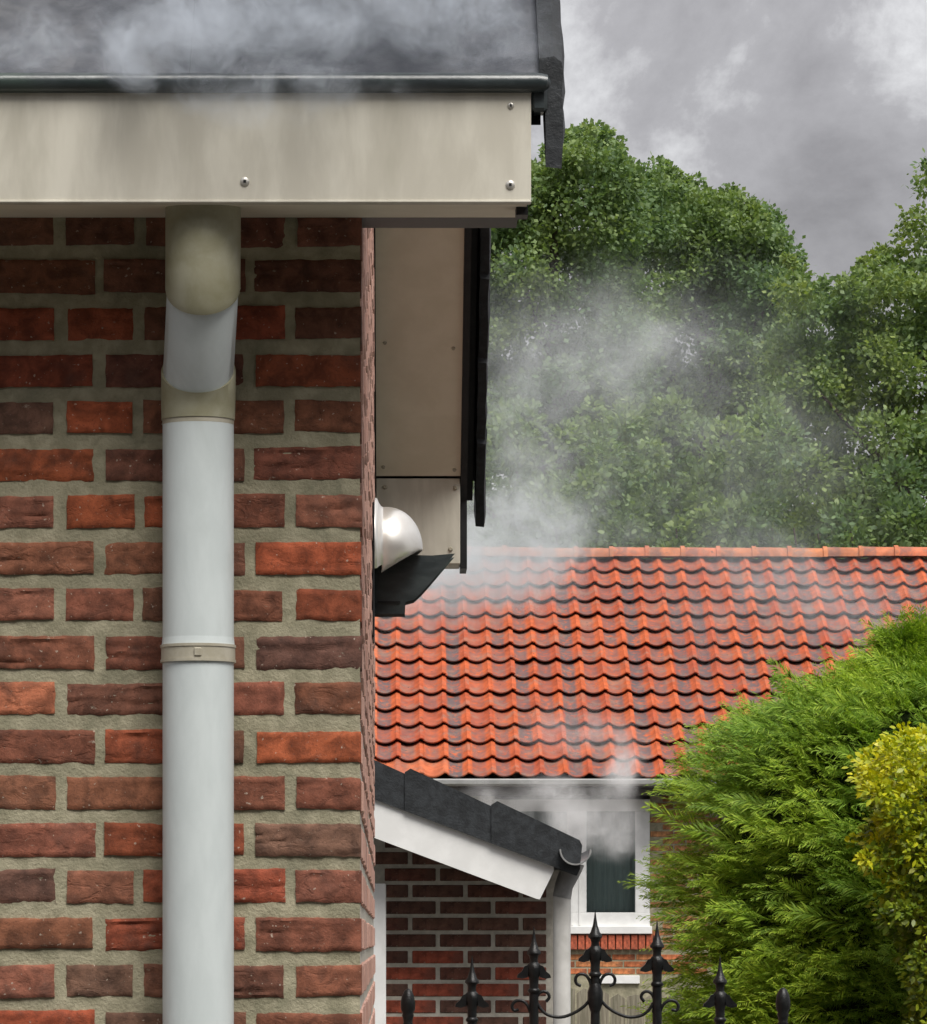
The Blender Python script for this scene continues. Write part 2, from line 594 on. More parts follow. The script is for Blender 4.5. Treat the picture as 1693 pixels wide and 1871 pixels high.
def brick_mesh(u0, u1, vc, depth, seed, crease=0.5, lite=False):
    """moulded brick: uneven arrises, rounded edges, folds along the face"""
    rnd = random.Random(seed)
    x0, x1 = P(u0, 0, YW).x, P(u1, 0, YW).x
    zc = vz(vc + rnd.uniform(-2, 2))
    hh = PX * (59 + rnd.uniform(-3, 3)) / 2
    nx, nz = (max(8, int((x1 - x0) / 0.008)), 11) if not lite else (3, 2)
    sx, sz = rnd.uniform(0, 90), rnd.uniform(0, 90)
    folds = []
    if rnd.random() < crease:
        for _ in range(rnd.randint(2, 4)):
            folds.append((rnd.uniform(-0.75, 0.75), rnd.uniform(0, 1), rnd.uniform(0.25, 0.7), rnd.uniform(0.0012, 0.0036), rnd.uniform(-0.25, 0.25)))
    skew = rnd.uniform(-0.0015, 0.0015)
    proud = rnd.uniform(-0.001, 0.0028)
    m = MB()
    for j in range(nz + 1):
        for i in range(nx + 1):
            a, b = i / nx, j / nz * 2 - 1
            x = x0 + (x1 - x0) * a
            z = zc + hh * b + skew * (a - 0.5) * 2
            # arrises wander
            ez = noise.noise(Vector((x * 45, sz, b * 0.6))) * 0.0020 + noise.noise(Vector((x * 140, sz + 9, b))) * 0.0012
            ex = noise.noise(Vector((sx, z * 60, a * 0.7))) * 0.0020
            z += ez * abs(b) ** 3
            if abs(a - 0.5) > 0.42 and not (u1 > 650 and a > 0.5):
                x += ex
            dx = min(a, 1 - a) * (x1 - x0)
            dz = (1 - abs(b)) * hh
            edge = min(dx, dz)
            y = YW - proud
            y += 0.0030 * max(0.0, 1 - edge / 0.0045) ** 2
            y -= noise.noise(Vector((x * 34 + sx, z * 60, sz))) * 0.0017 + noise.noise(Vector((x * 110 + sx, z * 150, sz))) * 0.0008
            for fb, fa, fl, fd, ft in folds:
                da = a - fa
                if abs(da) < fl:
                    line = fb + ft * da + 0.22 * noise.noise(Vector((x * 26 + fa * 9, fb * 7, sx)))
                    g = math.exp(-((b - line) / 0.13) ** 2)
                    y += fd * g * (1 - abs(da) / fl)
                    y -= 0.5 * fd * math.exp(-((b - line - 0.24) / 0.16) ** 2) * (1 - abs(da) / fl)
            m.v.append((x, y, z))
    w = nx + 1
    for j in range(nz):
        for i in range(nx):
            a = j * w + i
            m.f.append((a, a + 1, a + w + 1, a + w))
    ring = [i for i in range(nx + 1)] + [j * w + nx for j in range(1, nz + 1)] + [nz * w + i for i in range(nx - 1, -1, -1)] + [j * w for j in range(nz - 1, 0, -1)]
    n0 = len(m.v)
    for k in ring:
        x, y, z = m.v[k]
        m.v.append((x, YW + depth, z))
    for k in range(len(ring)):
        k2 = (k + 1) % len(ring)
        m.f.append((ring[k2], ring[k], n0 + k, n0 + k2))
    return m


ROWS = {
    0: 'DDDDD', 1: 'BDDD', 2: 'RRDRD', 3: 'RDDR', 4: 'POBBB', 5: 'ODDB', 6: 'COOBC', 7: 'BBDO', 8: 'CBDBR', 9: 'BBDP',
    10: 'GD_BB', 11: 'BRDO', 12: 'CB_BB', 13: 'BRRP', 14: 'PCRRC', 15: 'BRRB', 16: 'CPDDB', 17: 'OPDB'}
mass = MB()
seed = 100
for r in range(18):
    vc = ROW0 + PITCHV * r
    cols = ROWS[r]
    if r % 2:       # stretchers
        spans = [(-24, 171), (191, 305), (327, 446), (466, 660)]
        left = [(-24 - 216 * k, -24 - 216 * k - 22) for k in range(1, 5)]
    else:
        spans = [(-20, 99), (122, 312), None, (332, 518), (541, 660)] if r in (10, 12) else [(-20, 99), (122, 244), (264, 322), (343, 518), (541, 660)]
    for sp, c in zip(spans, cols):
        if sp is None:
            continue
        seed += 1
        rr = random.Random(seed)
        j = [rr.uniform(-3, 3), rr.uniform(-3, 3)]
        u0, u1 = sp[0] + j[0], sp[1] + (j[1] if sp[1] < 650 else rr.uniform(-1.5, 1.0))
        depth = 0.085 if u1 < 650 else (0.09 if r % 2 else 0.19)
        mb = brick_mesh(u0, u1, vc, depth, seed, 0.7 if c in 'ODP' else 0.35)
        base = BC[c]
        k = rr.uniform(0.86, 1.16)
        o = mb.build('brick', M['brick'], front_wall, color=(base[0] * k, base[1] * k * rr.uniform(0.93, 1.08), base[2] * k, 1))
        auto_smooth(o, 48)
    # bricks beside the picture
    u = -46 if r % 2 else -42
    while u > -860:
        wd = random.choice((195, 118))
        b = brick_mesh(u - wd, u, vc, 0.085, seed * 3 + int(u), 0, True)
        n = len(mass.v)
        mass.v += b.v
        mass.f += [tuple(n + i for i in f) for f in b.f]
        u -= wd + 21
    for u0, u1 in (() if r else ()):
        pass
for r in range(18, 34):     # courses below the picture
    vc = ROW0 + PITCHV * r
    u = 660
    while u > -860:
        wd = 195 if r % 2 else 119
        b = brick_mesh(u - wd, u, vc, 0.085, 9000 + r * 50 + int(u), 0, True)
        n = len(mass.v)
        mass.v += b.v
        mass.f += [tuple(n + i for i in f) for f in b.f]
        u -= wd + 21
mass.build('bricks_beside', M['brick_mass'], front_wall)['kind'] = 'stuff'

# ---- side wall (gable), seen along its length
sw = MB()
ys = [YW + 0.03, YB, YB, YR, YW + 0.03]
outline = [(YW + 0.03, 0), (YB, 0), (YB, z_sof(YB) + 0.02), (YR, z_sof(YR) + 0.02), (YW + 0.03, z_sof(YW + 0.03) + 0.02)]
sw.prism(outline, 'x', XC - 0.25, XC - 0.004)
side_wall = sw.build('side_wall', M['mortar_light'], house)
sm = MB()
r = -30
for r in range(-45, 34):
    zc = vz(ROW0 + PITCHV * r)
    if zc < 0.05:
        continue
    y = YW + (0.112 if r % 2 else 0.212)
    while y < YB - 0.2:
        ln = 0.19
        if zc + 0.03 < z_sof(y) - 0.01 and zc + 0.03 < z_sof(y + ln) - 0.01:
            d = random.uniform(-0.0015, 0.0028)
            jz = random.uniform(-0.002, 0.002)
            sm.box(XC - 0.06, XC + d, y, y + ln, zc - 0.0295 + jz, zc + 0.0295 + jz, 0.003)
        y += ln + random.uniform(0.016, 0.026)
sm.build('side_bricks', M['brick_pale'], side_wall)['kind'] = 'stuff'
# ---- fascia box
XF = P(970, 0, YF).x
XL = -1.62
zf0, zf1 = P(0, 371, YF).z, P(0, 168, YF).z
fb = MB().box(XL, XF, YF, YF + 0.016, zf0 + 0.004, zf1, 0.0015)
fb.box(XL, XF, YF - 0.003, YF + 0.02, zf0, zf0 + 0.005, 0.0012)      # drip edge catching the light
fascia = fb.build('fascia', M['fascia'], house)
for (u, v, rr) in ((447, 332, 8.5), (932, 338, 8.5), (933, 193, 6), (-60, 332, 8.5), (-560, 332, 8.5)):
    p = P(u, v, YF)
    s = MB()
    prof = [(0.1, 0.0036), (0.55, 0.0034), (0.9, 0.0022), (1.0, 0.0006), (1.0, -0.001)]
    n0 = len(s.v)
    for q, dz in prof:
        for k in range(14):
            w = 2 * math.pi * k / 14
            s.v.append((p.x + q * rr * PX * math.cos(w), YF - dz, p.z + q * rr * PX * math.sin(w)))
    for i in range(len(prof) - 1):
        for k in range(14):
            k2 = (k + 1) % 14
            s.f.append((n0 + i * 14 + k, n0 + i * 14 + k2, n0 + (i + 1) * 14 + k2, n0 + (i + 1) * 14 + k))
    so = s.build('screw', M['steel'], fascia, smooth=True)
    if rr > 7:
        q = 0.0024
        MB().box(p.x - q, p.x + q, YF - 0.0042, YF - 0.003, p.z - q, p.z + q).build('socket_recess', M['black'], fascia)
    else:
        MB().box(p.x - 0.0015, p.x + 0.0015, YF - 0.0042, YF - 0.003, p.z - 0.003, p.z + 0.003).build('socket_recess', M['black'], fascia)
zw = P(0, 398, YW).z
MB().prism([(YF + 0.02, zf0 + 0.002), (YW - 0.002, zw), (YW - 0.002, zw + 0.02), (YF + 0.02, zf0 + 0.02)], 'x', XL, XF - 0.006).build('front_soffit', M['soffit'], house)
MB().box(XC - 0.02, P(945, 0, 8.05).x, YW + 0.014, 8.13, P(0, 412, 8.10).z, P(0, 412, 8.10).z + 0.05).build('soffit_end_board', M['black'], house)
# end board of the fascia box, towards the gable
MB().box(XF - 0.018, XF - 0.0035, YF + 0.021, YW + 0.012, zf0 + 0.024, zf1 - 0.01).build('fascia_end', M['fascia'], house)

# dark eaves roll on top of the fascia
rp = P(0, 152, YF)
roll = MB().tube([(XL, YF - 0.004, rp.z), (P(985, 0, YF).x, YF - 0.004, rp.z), (P(995, 0, YF).x, YF - 0.003, rp.z - 0.001), (P(1001, 0, YF).x, YF, rp.z - 0.003)],
                 [0.0172, 0.0172, 0.016, 0.009], 16)
roll.box(XL, XF + 0.001, YF - 0.0035, YF + 0.03, zf1 - 0.002, rp.z - 0.010, 0.001)
roll.box(P(968, 0, YF).x + 0.002, P(1000, 0, YF).x, YF + 0.002, YF + 0.05, P(0, 203, YF).z, rp.z - 0.002, 0.006)
auto_smooth(roll.build('eaves_roll', M['zinc_dark'], house), 40)

# ---- roof
ZR = z_top(YR)
XV = 0.302
deck = MB()
deck.prism([(YE + 0.03, z_top(YE + 0.03) - 0.03), (YR, ZR - 0.03), (YE2 - 0.03, z_top(YE2 - 0.03) - 0.03), (YE2 - 0.03, z_top(YE2 - 0.03) - 0.11),
            (YR, ZR - 0.11), (YE + 0.03, z_top(YE + 0.03) - 0.11)], 'x', XL, 0.262)
roof = deck.build('roof', M['black'], house)


def slope_tile(x0, x1, s0, s1, front=True, th=0.014, mbx=None, kick=0.012):
    """flat interlocking tile lying on the slope between distances s0..s1 up the slope"""
    c = 1 / math.hypot(1, PITCH)
    n = Vector((0, -PITCH * c, c)) if front else Vector((0, PITCH * c, c))
    def pt(s, x, up):
        y = YE + s * c if front else YE2 - s * c
        return Vector((x, y, z_top(y) - 0.03)) + n * up
    m = mbx or MB()
    n0 = len(m.v)
    b = 0.003
    for x in (x0, x1):
        for s, up in ((s0, kick), (s0, kick + th - b), (s0 + b, kick + th), (s1, th * 0.9), (s1, 0.0)):
            m.v.append(tuple(pt(s, x, up)))
    for i in range(5):
        j = (i + 1) % 5
        m.f.append((n0 + i, n0 + j, n0 + 5 + j, n0 + 5 + i))
    m.f.append(tuple(n0 + i for i in range(4, -1, -1)))
    m.f.append(tuple(n0 + 5 + i for i in range(5)))
    return m


EXP, TW = 0.34, 0.62
rest = MB()
nrow = int(math.hypot(YR - YE, ZR - ZE) / EXP) + 1
smax = math.hypot(YR - YE, ZR - ZE)
for fr in (True, False):
    for k in range(nrow):
        s0, s1 = k * EXP, min(k * EXP + EXP + 0.05, smax)
        x = 0.262 - (TW / 2 if k % 2 else 0)
        xs = [0.262] if k % 2 else []
        if k % 2:
            slope_tile(x + 0.0006, 0.262, s0, s1, fr, mbx=None if (fr and k < 2) else rest).build('roof_tile', M['slate'], roof) if (fr and k < 2) else slope_tile(x + 0.0006, 0.262, s0, s1, fr, mbx=rest)
        while x > XL:
            if fr and k < 2 and x > -0.95:
                slope_tile(x - TW + 0.0006, x - 0.0002, s0, s1, fr).build('roof_tile', M['slate'], roof)
            else:
                slope_tile(x - TW + 0.0006, x - 0.0002, s0, s1, fr, mbx=rest)
            x -= TW
rest.build('upper_roof_tiles', M['slate'], roof)['kind'] = 'stuff'


# verge tiles: an L that covers the rake edge, one per course
def verge_tile(k, front):
    c = 1 / math.hypot(1, PITCH)
    s0, s1 = k * EXP - 0.01, k * EXP + EXP + 0.035
    m = MB()
    segs = 6
    drop = 0.19
    rr = random.Random(k * 7 + front)
    n0 = len(m.v)
    for i in range(segs + 1):
        s = s0 + (s1 - s0) * i / segs
        y = YE + s * c if front else YE2 - s * c
        zt = z_top(y) + 0.012 + 0.02 * (1 - i / segs) * 0.9
        j = rr.uniform(-0.0022, 0.0022)
        for (x, z) in ((0.258, zt - 0.035), (0.258, zt + 0.004), (0.284, zt + 0.008), (0.299 + j, zt - 0.002), (0.303 + j, zt - 0.022), (0.300 + j, zt - 0.05),
                       (0.303 + j * 2, zt - drop * 0.45), (0.299 - j, zt - drop * 0.62), (0.303 + j * 2, zt - drop * 0.8), (0.299 + j, zt - drop), (0.271 + j, zt - drop + 0.003), (0.268 - j, zt - drop * 0.7), (0.269 + j, zt - 0.04)):
            m.v.append((x, y, z))
    q = 13
    for i in range(segs):
        for a in range(q):
            b = (a + 1) % q
            m.f.append((n0 + i * q + a, n0 + i * q + b, n0 + (i + 1) * q + b, n0 + (i + 1) * q + a))
    m.f.append(tuple(n0 + a for a in range(q)))
    m.f.append(tuple(n0 + segs * q + a for a in range(q - 1, -1, -1)))
    return m


for k in range(nrow):
    verge_tile(k, True).build('verge_tile', M['verge'], roof)
    verge_tile(k, False).build('verge_tile', M['verge'], roof)
# bargeboards and soffits of the gable overhang
for fr in (True, False):
    ya, yb = (YE + 0.06, YR) if fr else (YE2 - 0.02, YR)
    cut = P(0, 421, 7.95).z if fr else P(0, 1043, 14.25).z
    pts = [(ya, cut), (ya, z_top(ya) - 0.115), (yb, z_top(yb) - 0.115), (yb, z_sof(yb) - 0.02), (ya + (0.20 if fr else -0.20), z_sof(ya + (0.20 if fr else -0.20)) - 0.02), (ya + (0.05 if fr else -0.2), cut)]
    MB().prism(pts, 'x', 0.2195, 0.2405).build('bargeboard', M['black'], house)
    yb0, yb1 = (YW + 0.14, YR) if fr else (YB - 0.001, YR)
    # soffit boards
    n = 2
    stops = [yb0, (yb0 + yb1) / 2, yb1]
    for i in range(n):
        a, b = stops[i], stops[i + 1]
        e0 = 0.002 if i else 0
        sg = 1 if b > a else -1
        o = MB().prism([(a + sg * e0, z_sof(a + sg * e0)), (b, z_sof(b)), (b, z_sof(b) + 0.012), (a + sg * e0, z_sof(a + sg * e0) + 0.012)], 'x', XC + 0.0045, 0.2185).build('gable_soffit', M['soffit'], house)
        if not fr and i == 0:
            for (u, v) in ((703, 626), (828, 636), (700, 853), (830, 858)):
                # find the spot on the sloping board
                y = 13.6
                for _ in range(30):
                    y = y + 0.5 * ((EYE + (CY - v) * y / F - z_sof(y)) / PITCH) * 1.0 if False else y
                    g = z_sof(y) - (EYE + (CY - v) * y / F)
                    y += g / (PITCH + (CY - v) / F)
                p = P(u, v, y)
                s = MB().tube([p + Vector((0, 0.002, 0.002)), p + Vector((0, -0.004, -0.0045))], [0.0075, 0.005], 8)
                s.build('screw', M['clamp'], o)
# rear eaves box closing the soffit
bx = MB().box(XC + 0.0045, 0.2175, YB + 0.003, YB + 0.20, P(0, 1030, YB).z, z_sof(YB) - 0.006, 0.002)
box_end = bx.build('rear_box_end', M['fascia'], house)
for (u, v) in ((703, 890), (832, 891), (823, 1003)):
    p = P(u, v, YB)
    MB().tube([p, p + Vector((0, -0.004, 0))], [0.008, 0.005], 8).build('screw', M['clamp'], box_end)
# chimney at the far edge of the visible roof
ch = MB().box(-1.12, P(6, 0, 7.98).x, 7.93, 8.35, 3.18, 4.3)
chim = ch.build('chimney', M['mortar'], house)
for k in range(12):
    z0 = 3.2 + k * 0.07
    for q, (a, b) in enumerate(((-1.12, -0.93), (-0.915, -0.708)) if k % 2 else ((-1.12, -1.03), (-1.015, -0.82), (-0.805, -0.708))):
        MB().box(a, b + random.uniform(-0.004, 0.003), 7.915, 8.0, z0, z0 + 0.055, 0.004).build('brick', M['brick'], chim, color=(0.12, 0.085, 0.06, 1))

# ================================================================== DOWNPIPE
dp = thing('downpipe', 'pale grey plastic downpipe with stained bend fixed to the brick wall under the fascia', 'downpipe', (P(362, 0, 7.93).x, 7.93, 0))
pr = 0.0645
YP = 7.926
YT = 7.800
pA, pB = P(371, 380, YT), P(371, 470, YT)
xm = P(362, 0, YP).x


def bend(a, b, n=8):
    return [Vector(a).lerp(Vector(b), i / n) for i in range(n + 1)]


# upper stained elbow: ends are mitred towards the wall, so the joints read as hanging arcs
def mitre(mb, ring, seg_, cy_, slope):
    for q_ in range(ring * seg_, (ring + 1) * seg_):
        x_, y_, z_ = mb.v[q_]
        mb.v[q_] = (x_, y_, z_ + slope * (y_ - cy_))


xt = P(371, 0, YT).x
zj1, zj2 = P(0, 522, YT).z, P(0, 680, YP).z
SLP = 0.40
u1 = MB().tube([(xt, YT, P(0, 372, YT).z), (xt, YT, P(0, 440, YT).z), (xt - 0.0005, YT + 0.003, P(0, 488, YT).z), (xt - 0.001, YT + 0.012, zj1 - 0.002), (xt - 0.001, YT + 0.014, zj1 - 0.006)], [0.0672, 0.0672, 0.0672, 0.0672, 0.066], 48)
mitre(u1, 2, 48, YT + 0.003, SLP * 0.2)
mitre(u1, 3, 48, YT + 0.012, SLP)
mitre(u1, 4, 48, YT + 0.014, SLP)
auto_smooth(u1.build('upper_bend', M['pvc_stained'], dp), 50)
m1 = MB().tube([(xt - 0.001, YT + 0.006, zj1 + 0.03), (xt - 0.001, YT + 0.012, zj1), (xm + 0.001, YP - 0.014, zj2), (xm, YP - 0.008, zj2 - 0.012)], [0.0635, 0.0638, 0.0638, 0.052], 48)
for q_ in range(4):
    mitre(m1, q_, 48, (YT + 0.006, YT + 0.012, YP - 0.014, YP - 0.008)[q_], SLP)
auto_smooth(m1.build('offset_pipe', M['pvc'], dp), 50)
l1 = MB().tube([(xm + 0.001, YP - 0.016, zj2 + 0.004), (xm + 0.001, YP - 0.014, zj2), (xm + 0.0005, YP - 0.004, P(0, 712, YP).z), (xm, YP, P(0, 742, YP).z), (xm, YP, P(0, 768, YP).z)],
               [0.0652, 0.0672, 0.0674, 0.0672, 0.0664], 48)
for q_, (cy_, k_) in enumerate(((YP - 0.016, SLP), (YP - 0.014, SLP), (YP - 0.004, SLP * 0.5), (YP, 0.12), (YP, 0))):
    mitre(l1, q_, 48, cy_, k_)
auto_smooth(l1.build('lower_bend', M['pvc_stained'], dp), 50)
auto_smooth(MB().tube([Vector((xm, YP, P(0, 765, YP).z)), Vector((xm, YP, P(0, 777, YP).z))], [0.0648, 0.0648], 40).build('collar', M['clamp'], dp), 50)
pts = [Vector((xm, YP, P(0, 774, YP).z)), Vector((xm, YP, P(0, 1200, YP).z)), Vector((xm, YP, 0.02))]
auto_smooth(MB().tube(pts, pr, 48).build('pipe', M['pvc'], dp), 50)
za, zb = P(0, 1181, YP).z, P(0, 1209, YP).z
cl = MB()
cl.tube([(xm, YP, za), (xm, YP, zb)], 0.0672, 40)
cl.tube([(xm, YP, za + 0.002), (xm, YP, za - 0.003)], 0.0685, 40)
cl.tube([(xm, YP, zb - 0.002), (xm, YP, zb + 0.003)], 0.0685, 40)
cl.box(xm - 0.006, xm + 0.006, YP, YW - 0.001, zb + 0.006, za - 0.006)
clo = auto_smooth(cl.build('bracket', M['clamp'], dp), 40)
pc = P(361, 1194, YP - 0.0672)
MB().box(pc.x - 0.007, pc.x + 0.007, pc.y - 0.0022, pc.y + 0.004, zb + 0.006, za - 0.006, 0.0018).build('clip', M['clamp'], clo)
# socket line above the clamp
auto_smooth(MB().tube([(xm, YP, P(0, 1166, YP).z), (xm, YP, P(0, 1180, YP).z)], [0.0648, 0.0662], 40).build('socket', M['pvc'], dp), 50)

# ================================================================== FLUE TERMINAL ON THE GABLE WALL
YV = 12.2
fx = thing('flue_terminal', 'cream domed boiler flue hood with black outlet sticking out of the gable wall', 'flue', (XC, YV, P(0, 1000, YV).z))
k = YV / F
XW = XC + 0.001


def VZ(v):
    return EYE + (CY - v) * k


def VX(u):
    return (u - CX) * k


# black back plate and white collar flange
MB().box(XW, XW + 0.006, YV - 0.14, YV + 0.14, VZ(1170), VZ(926), 0.002).build('back_plate', M['black'], fx)
fl = MB()
cz = VZ(1003)
prof = [(XW + 0.0065, 0.143), (XW + 0.013, 0.141), (XW + 0.018, 0.128), (XW + 0.024, 0.119), (XW + 0.030, 0.1165)]
n0 = 0
for x, rad in prof:
    for q in range(40):
        w = 2 * math.pi * q / 40
        fl.v.append((x, YV + rad * math.cos(w), cz + rad * math.sin(w)))
for i in range(len(prof) - 1):
    for q in range(40):
        q2 = (q + 1) % 40
        if math.sin(2 * math.pi * (q + 0.5) / 40) > -0.42:
            fl.f.append((i * 40 + q, i * 40 + q2, (i + 1) * 40 + q2, (i + 1) * 40 + q))
auto_smooth(fl.build('flange', M['hood'], fx), 60)
# dome: quarter-round hood cut by an oblique plane; two shells for thickness
hd = MB()
ax, az = VX(771), VZ(1006)        # lip
bx_, bz = VX(692), VZ(1054)       # lower back end of the rim
nx_, nz_ = (az - bz), -(ax - bx_)
ln = math.hypot(nx_, nz_)
nx_, nz_ = nx_ / ln, nz_ / ln     # pointing out of the hood, down and outwards


def dome(rs, xs, seg=44, rings=22):
    g = []
    for i in range(rings + 1):
        t = i / rings
        if t < 0.25:
            x, rad = XW + 0.026 + (xs - XW - 0.026) * t / 0.25, rs
        else:
            a = (t - 0.25) / 0.75 * math.pi / 2
            x, rad = xs + (VX(772) - xs) * math.sin(a), rs * math.cos(a)
        row = []
        for q in range(seg):
            w = 2 * math.pi * q / seg
            y, z = YV + rad * math.cos(w), cz + rad * math.sin(w)
            d = (x - ax) * nx_ + (z - az) * nz_
            if d > 0:     # pull back to the rim plane
                x2, z2 = x - nx_ * d, z - nz_ * d
            else:
                x2, z2 = x, z
            row.append((x2, y, z2, d))
        g.append(row)
    return g


g = dome(0.1165, VX(707))
seg, rings = 44, 22
ok = {}
for i in range(rings + 1):
    for q in range(seg):
        hd.v.append(g[i][q][:3])
for i in range(rings):
    for q in range(seg):
        q2 = (q + 1) % seg
        if min(g[i][q][3], g[i][q2][3], g[i + 1][q][3], g[i + 1][q2][3]) < 0:
            hd.f.append((i * seg + q, i * seg + q2, (i + 1) * seg + q2, (i + 1) * seg + q))
ho = hd.build('hood', M['hood'], fx)
auto_smooth(ho, 60)
sol = ho.modifiers.new('thickness', 'SOLIDIFY')
sol.thickness = 0.005
sol.offset = -1
# black outlet below and behind the hood
oc = [(VX(688), VZ(1112)), (VX(732), VZ(1112)), (VX(733), VZ(1092)), (VX(752), VZ(1087)), (VX(764), VZ(1076)), (VX(780), VZ(1058)), (VX(813), VZ(1019)),
      (VX(790), VZ(1021)), (VX(745), VZ(1020)), (VX(705), VZ(1010)), (VX(688), VZ(1010))]
ob = MB().prism(oc, 'y', YV + 0.03, YV + 0.15)
oo = ob.build('outlet', M['zinc_dark'], fx)
bv = oo.modifiers.new('round', 'BEVEL')
bv.width = 0.012
bv.segments = 3
MB().box(VX(690), VX(731), YV + 0.024, YV + 0.032, VZ(1100), VZ(1097)).build('outlet_rib', M['black'], fx)

# ================================================================== NEIGHBOURING HOUSE WITH CLAY PANTILES
YN = 39.0
DN = 4.05
pe = P(0, 1419, YN)
ZNE = pe.z
ZNR = P(0, 1017, YN + DN).z
SL = math.hypot(DN, ZNR - ZNE)
cs, sn = DN / SL, (ZNR - ZNE) / SL
kn = YN / F
nb = thing('tiled_house', 'low orange brick house under a clay pantile roof, behind the gate', 'house', (3.0, YN + 0.4, 0))
NROW = 14
GA = SL / NROW
TWD = 43.0 * kn * 1.03
TWD = 0.2135
X0N, X1N = P(420, 0, YN).x, P(2250, 0, YN).x
nroof = MB().prism([(YN + 0.02, ZNE - 0.10), (YN + DN, ZNR - 0.10), (YN + 2 * DN, ZNE - 0.10), (YN + 2 * DN, ZNE - 0.16), (YN + DN, ZNR - 0.16), (YN + 0.02, ZNE - 0.16)],
                   'x', X0N, X1N).build('roof', M['soffit_dark'], nb)


def pantile():
    m = MB()
    prof = []
    A, B, split = 0.031, 0.016, 0.79
    for i in range(13):
        t = i / 12 * 1.04
        if t < split:
            z = -A * math.sin(math.pi * t / split) ** 0.85
        else:
            z = B * math.sin(math.pi * min(1, (t - split) / (1.0 - split)))
        prof.append((t * TWD, z))
    ln = GA * 1.16
    th = 0.022
    n = len(prof)
    rows = [(0.0, 0.022), (0.0, 0.034), (0.010, 0.038), (ln, -0.014)]
    for s, up in rows:
        for x, z in prof:
            # local frame: x along eave, s up the slope, up normal
            m.v.append((x, s * cs - (z + up) * sn, s * sn + (z + up) * cs))
    for r_ in range(3):
        for i in range(n - 1):
            a = r_ * n + i
            m.f.append((a, a + 1, a + n + 1, a + n))
    # right edge of the roll
    return m


pm = pantile()
pmesh = pm.mesh('pantile', M['tile'], True)
try:
    pmesh.set_sharp_from_angle(angle=R(50))
except Exception:
    pass


def hedge_left(v):
    return np.interp(v, [1170, 1218, 1250, 1282, 1318, 1355, 1400, 1450, 1540, 1630, 1750, 1871],
                     [1760, 1690, 1570, 1460, 1370, 1315, 1280, 1258, 1240, 1225, 1218, 1225])


mass_t = MB()
cnt = 0
xs0 = P(686, 0, YN).x
ci0 = -int((xs0 - X0N) / TWD)
ci = ci0
while xs0 + ci * TWD < X1N:
    for r_ in range(NROW):
        s = r_ * GA
        loc = Vector((xs0 + ci * TWD, YN + s * cs, ZNE + s * sn))
        u = CX + (loc.x + TWD / 2) * F / loc.y
        v = CY - (loc.z + 0.08 - EYE) * F / loc.y
        vis = 676 < u < 1715 and u < hedge_left(v) + 25 and not (v > 1402 and u < 800)
        if vis and cnt < 300:
            cnt += 1
            o = bpy.data.objects.new('roof_tile', pmesh)
            o.location = loc + Vector((random.uniform(-0.004, 0.004), 0, random.uniform(-0.005, 0.005)))
            o.rotation_euler = (random.uniform(-0.012, 0.012), random.uniform(-0.014, 0.014), random.uniform(-0.012, 0.012))
            t = random.random()
            base = Vector((0.50, 0.115, 0.036)).lerp(Vector((0.38, 0.080, 0.035)), t)
            # grime grows towards the right-hand end and in runs below one another
            run = 0.5 + 0.5 * math.sin(ci * 2.4 + 0.7)
            dirt = min(0.95, max(0.0, 0.30 + 0.03 * ci + 0.62 * run ** 2 * min(1, (14 - r_) / 6) + random.uniform(-0.18, 0.25)))
            o.color = (*base, dirt)
            link(o, nroof)
        else:
            n = len(mass_t.v)
            mass_t.v += [(a + loc.x, b + loc.y, c + loc.z) for a, b, c in pm.v]
            mass_t.f += [tuple(n + i for i in f) for f in pm.f]
    ci += 1
print('tiles', cnt)
mo = mass_t.build('roof_tiles_out_of_view', M['tile'], nroof, smooth=True)
mo['kind'] = 'stuff'
mo.color = (0.5, 0.14, 0.06, 0.4)
# ridge tiles
rl = 65 * (YN + DN) / F
x = X0N
zr = ZNR + 0.015
rm = MB()
segs = 10
for i, (xx, rad) in enumerate(((0.0, 0.105), (rl * 0.90, 0.098), (rl * 0.905, 0.118), (rl * 1.02, 0.118))):
    for q in range(segs + 1):
        a = math.pi * q / segs
        rm.v.append((xx, -rad * math.cos(a), rad * math.sin(a) * 0.95 - 0.02))
for i in range(3):
    for q in range(segs):
        a = i * (segs + 1) + q
        rm.f.append((a, a + 1, a + segs + 2, a + segs + 1))
rmesh = rm.mesh('ridge_tile', M['tile'], True)
try:
    rmesh.set_sharp_from_angle(angle=R(40))
except Exception:
    pass
massr = MB()
x = X0N + 0.11
while x < X1N:
    u = CX + (x + rl / 2) * F / (YN + DN)
    if 850 < u < 1720:
        o = bpy.data.objects.new('ridge_tile', rmesh)
        o.location = (x, YN + DN, zr + random.uniform(-0.006, 0.006))
        o.color = (0.50 + random.uniform(-0.05, 0.05), 0.19 + random.uniform(-0.03, 0.03), 0.085, 0.55)
        link(o, nroof)
    else:
        n = len(massr.v)
        massr.v += [(a + x, b + YN + DN, c + zr) for a, b, c in rm.v]
        massr.f += [tuple(n + i for i in f) for f in rm.f]
    x += rl
q = massr.build('ridge_tiles_out_of_view', M['tile'], nroof, smooth=True)
q['kind'] = 'stuff'
q.color = (0.5, 0.19, 0.085, 0.5)

# eaves: pale gutter, dark soffit, wall with a window opening
YWN = YN + 0.42
kw = YWN / F


def NX(u):
    return (u - CX) * kw


def NZ(v):
    return EYE + (CY - v) * kw


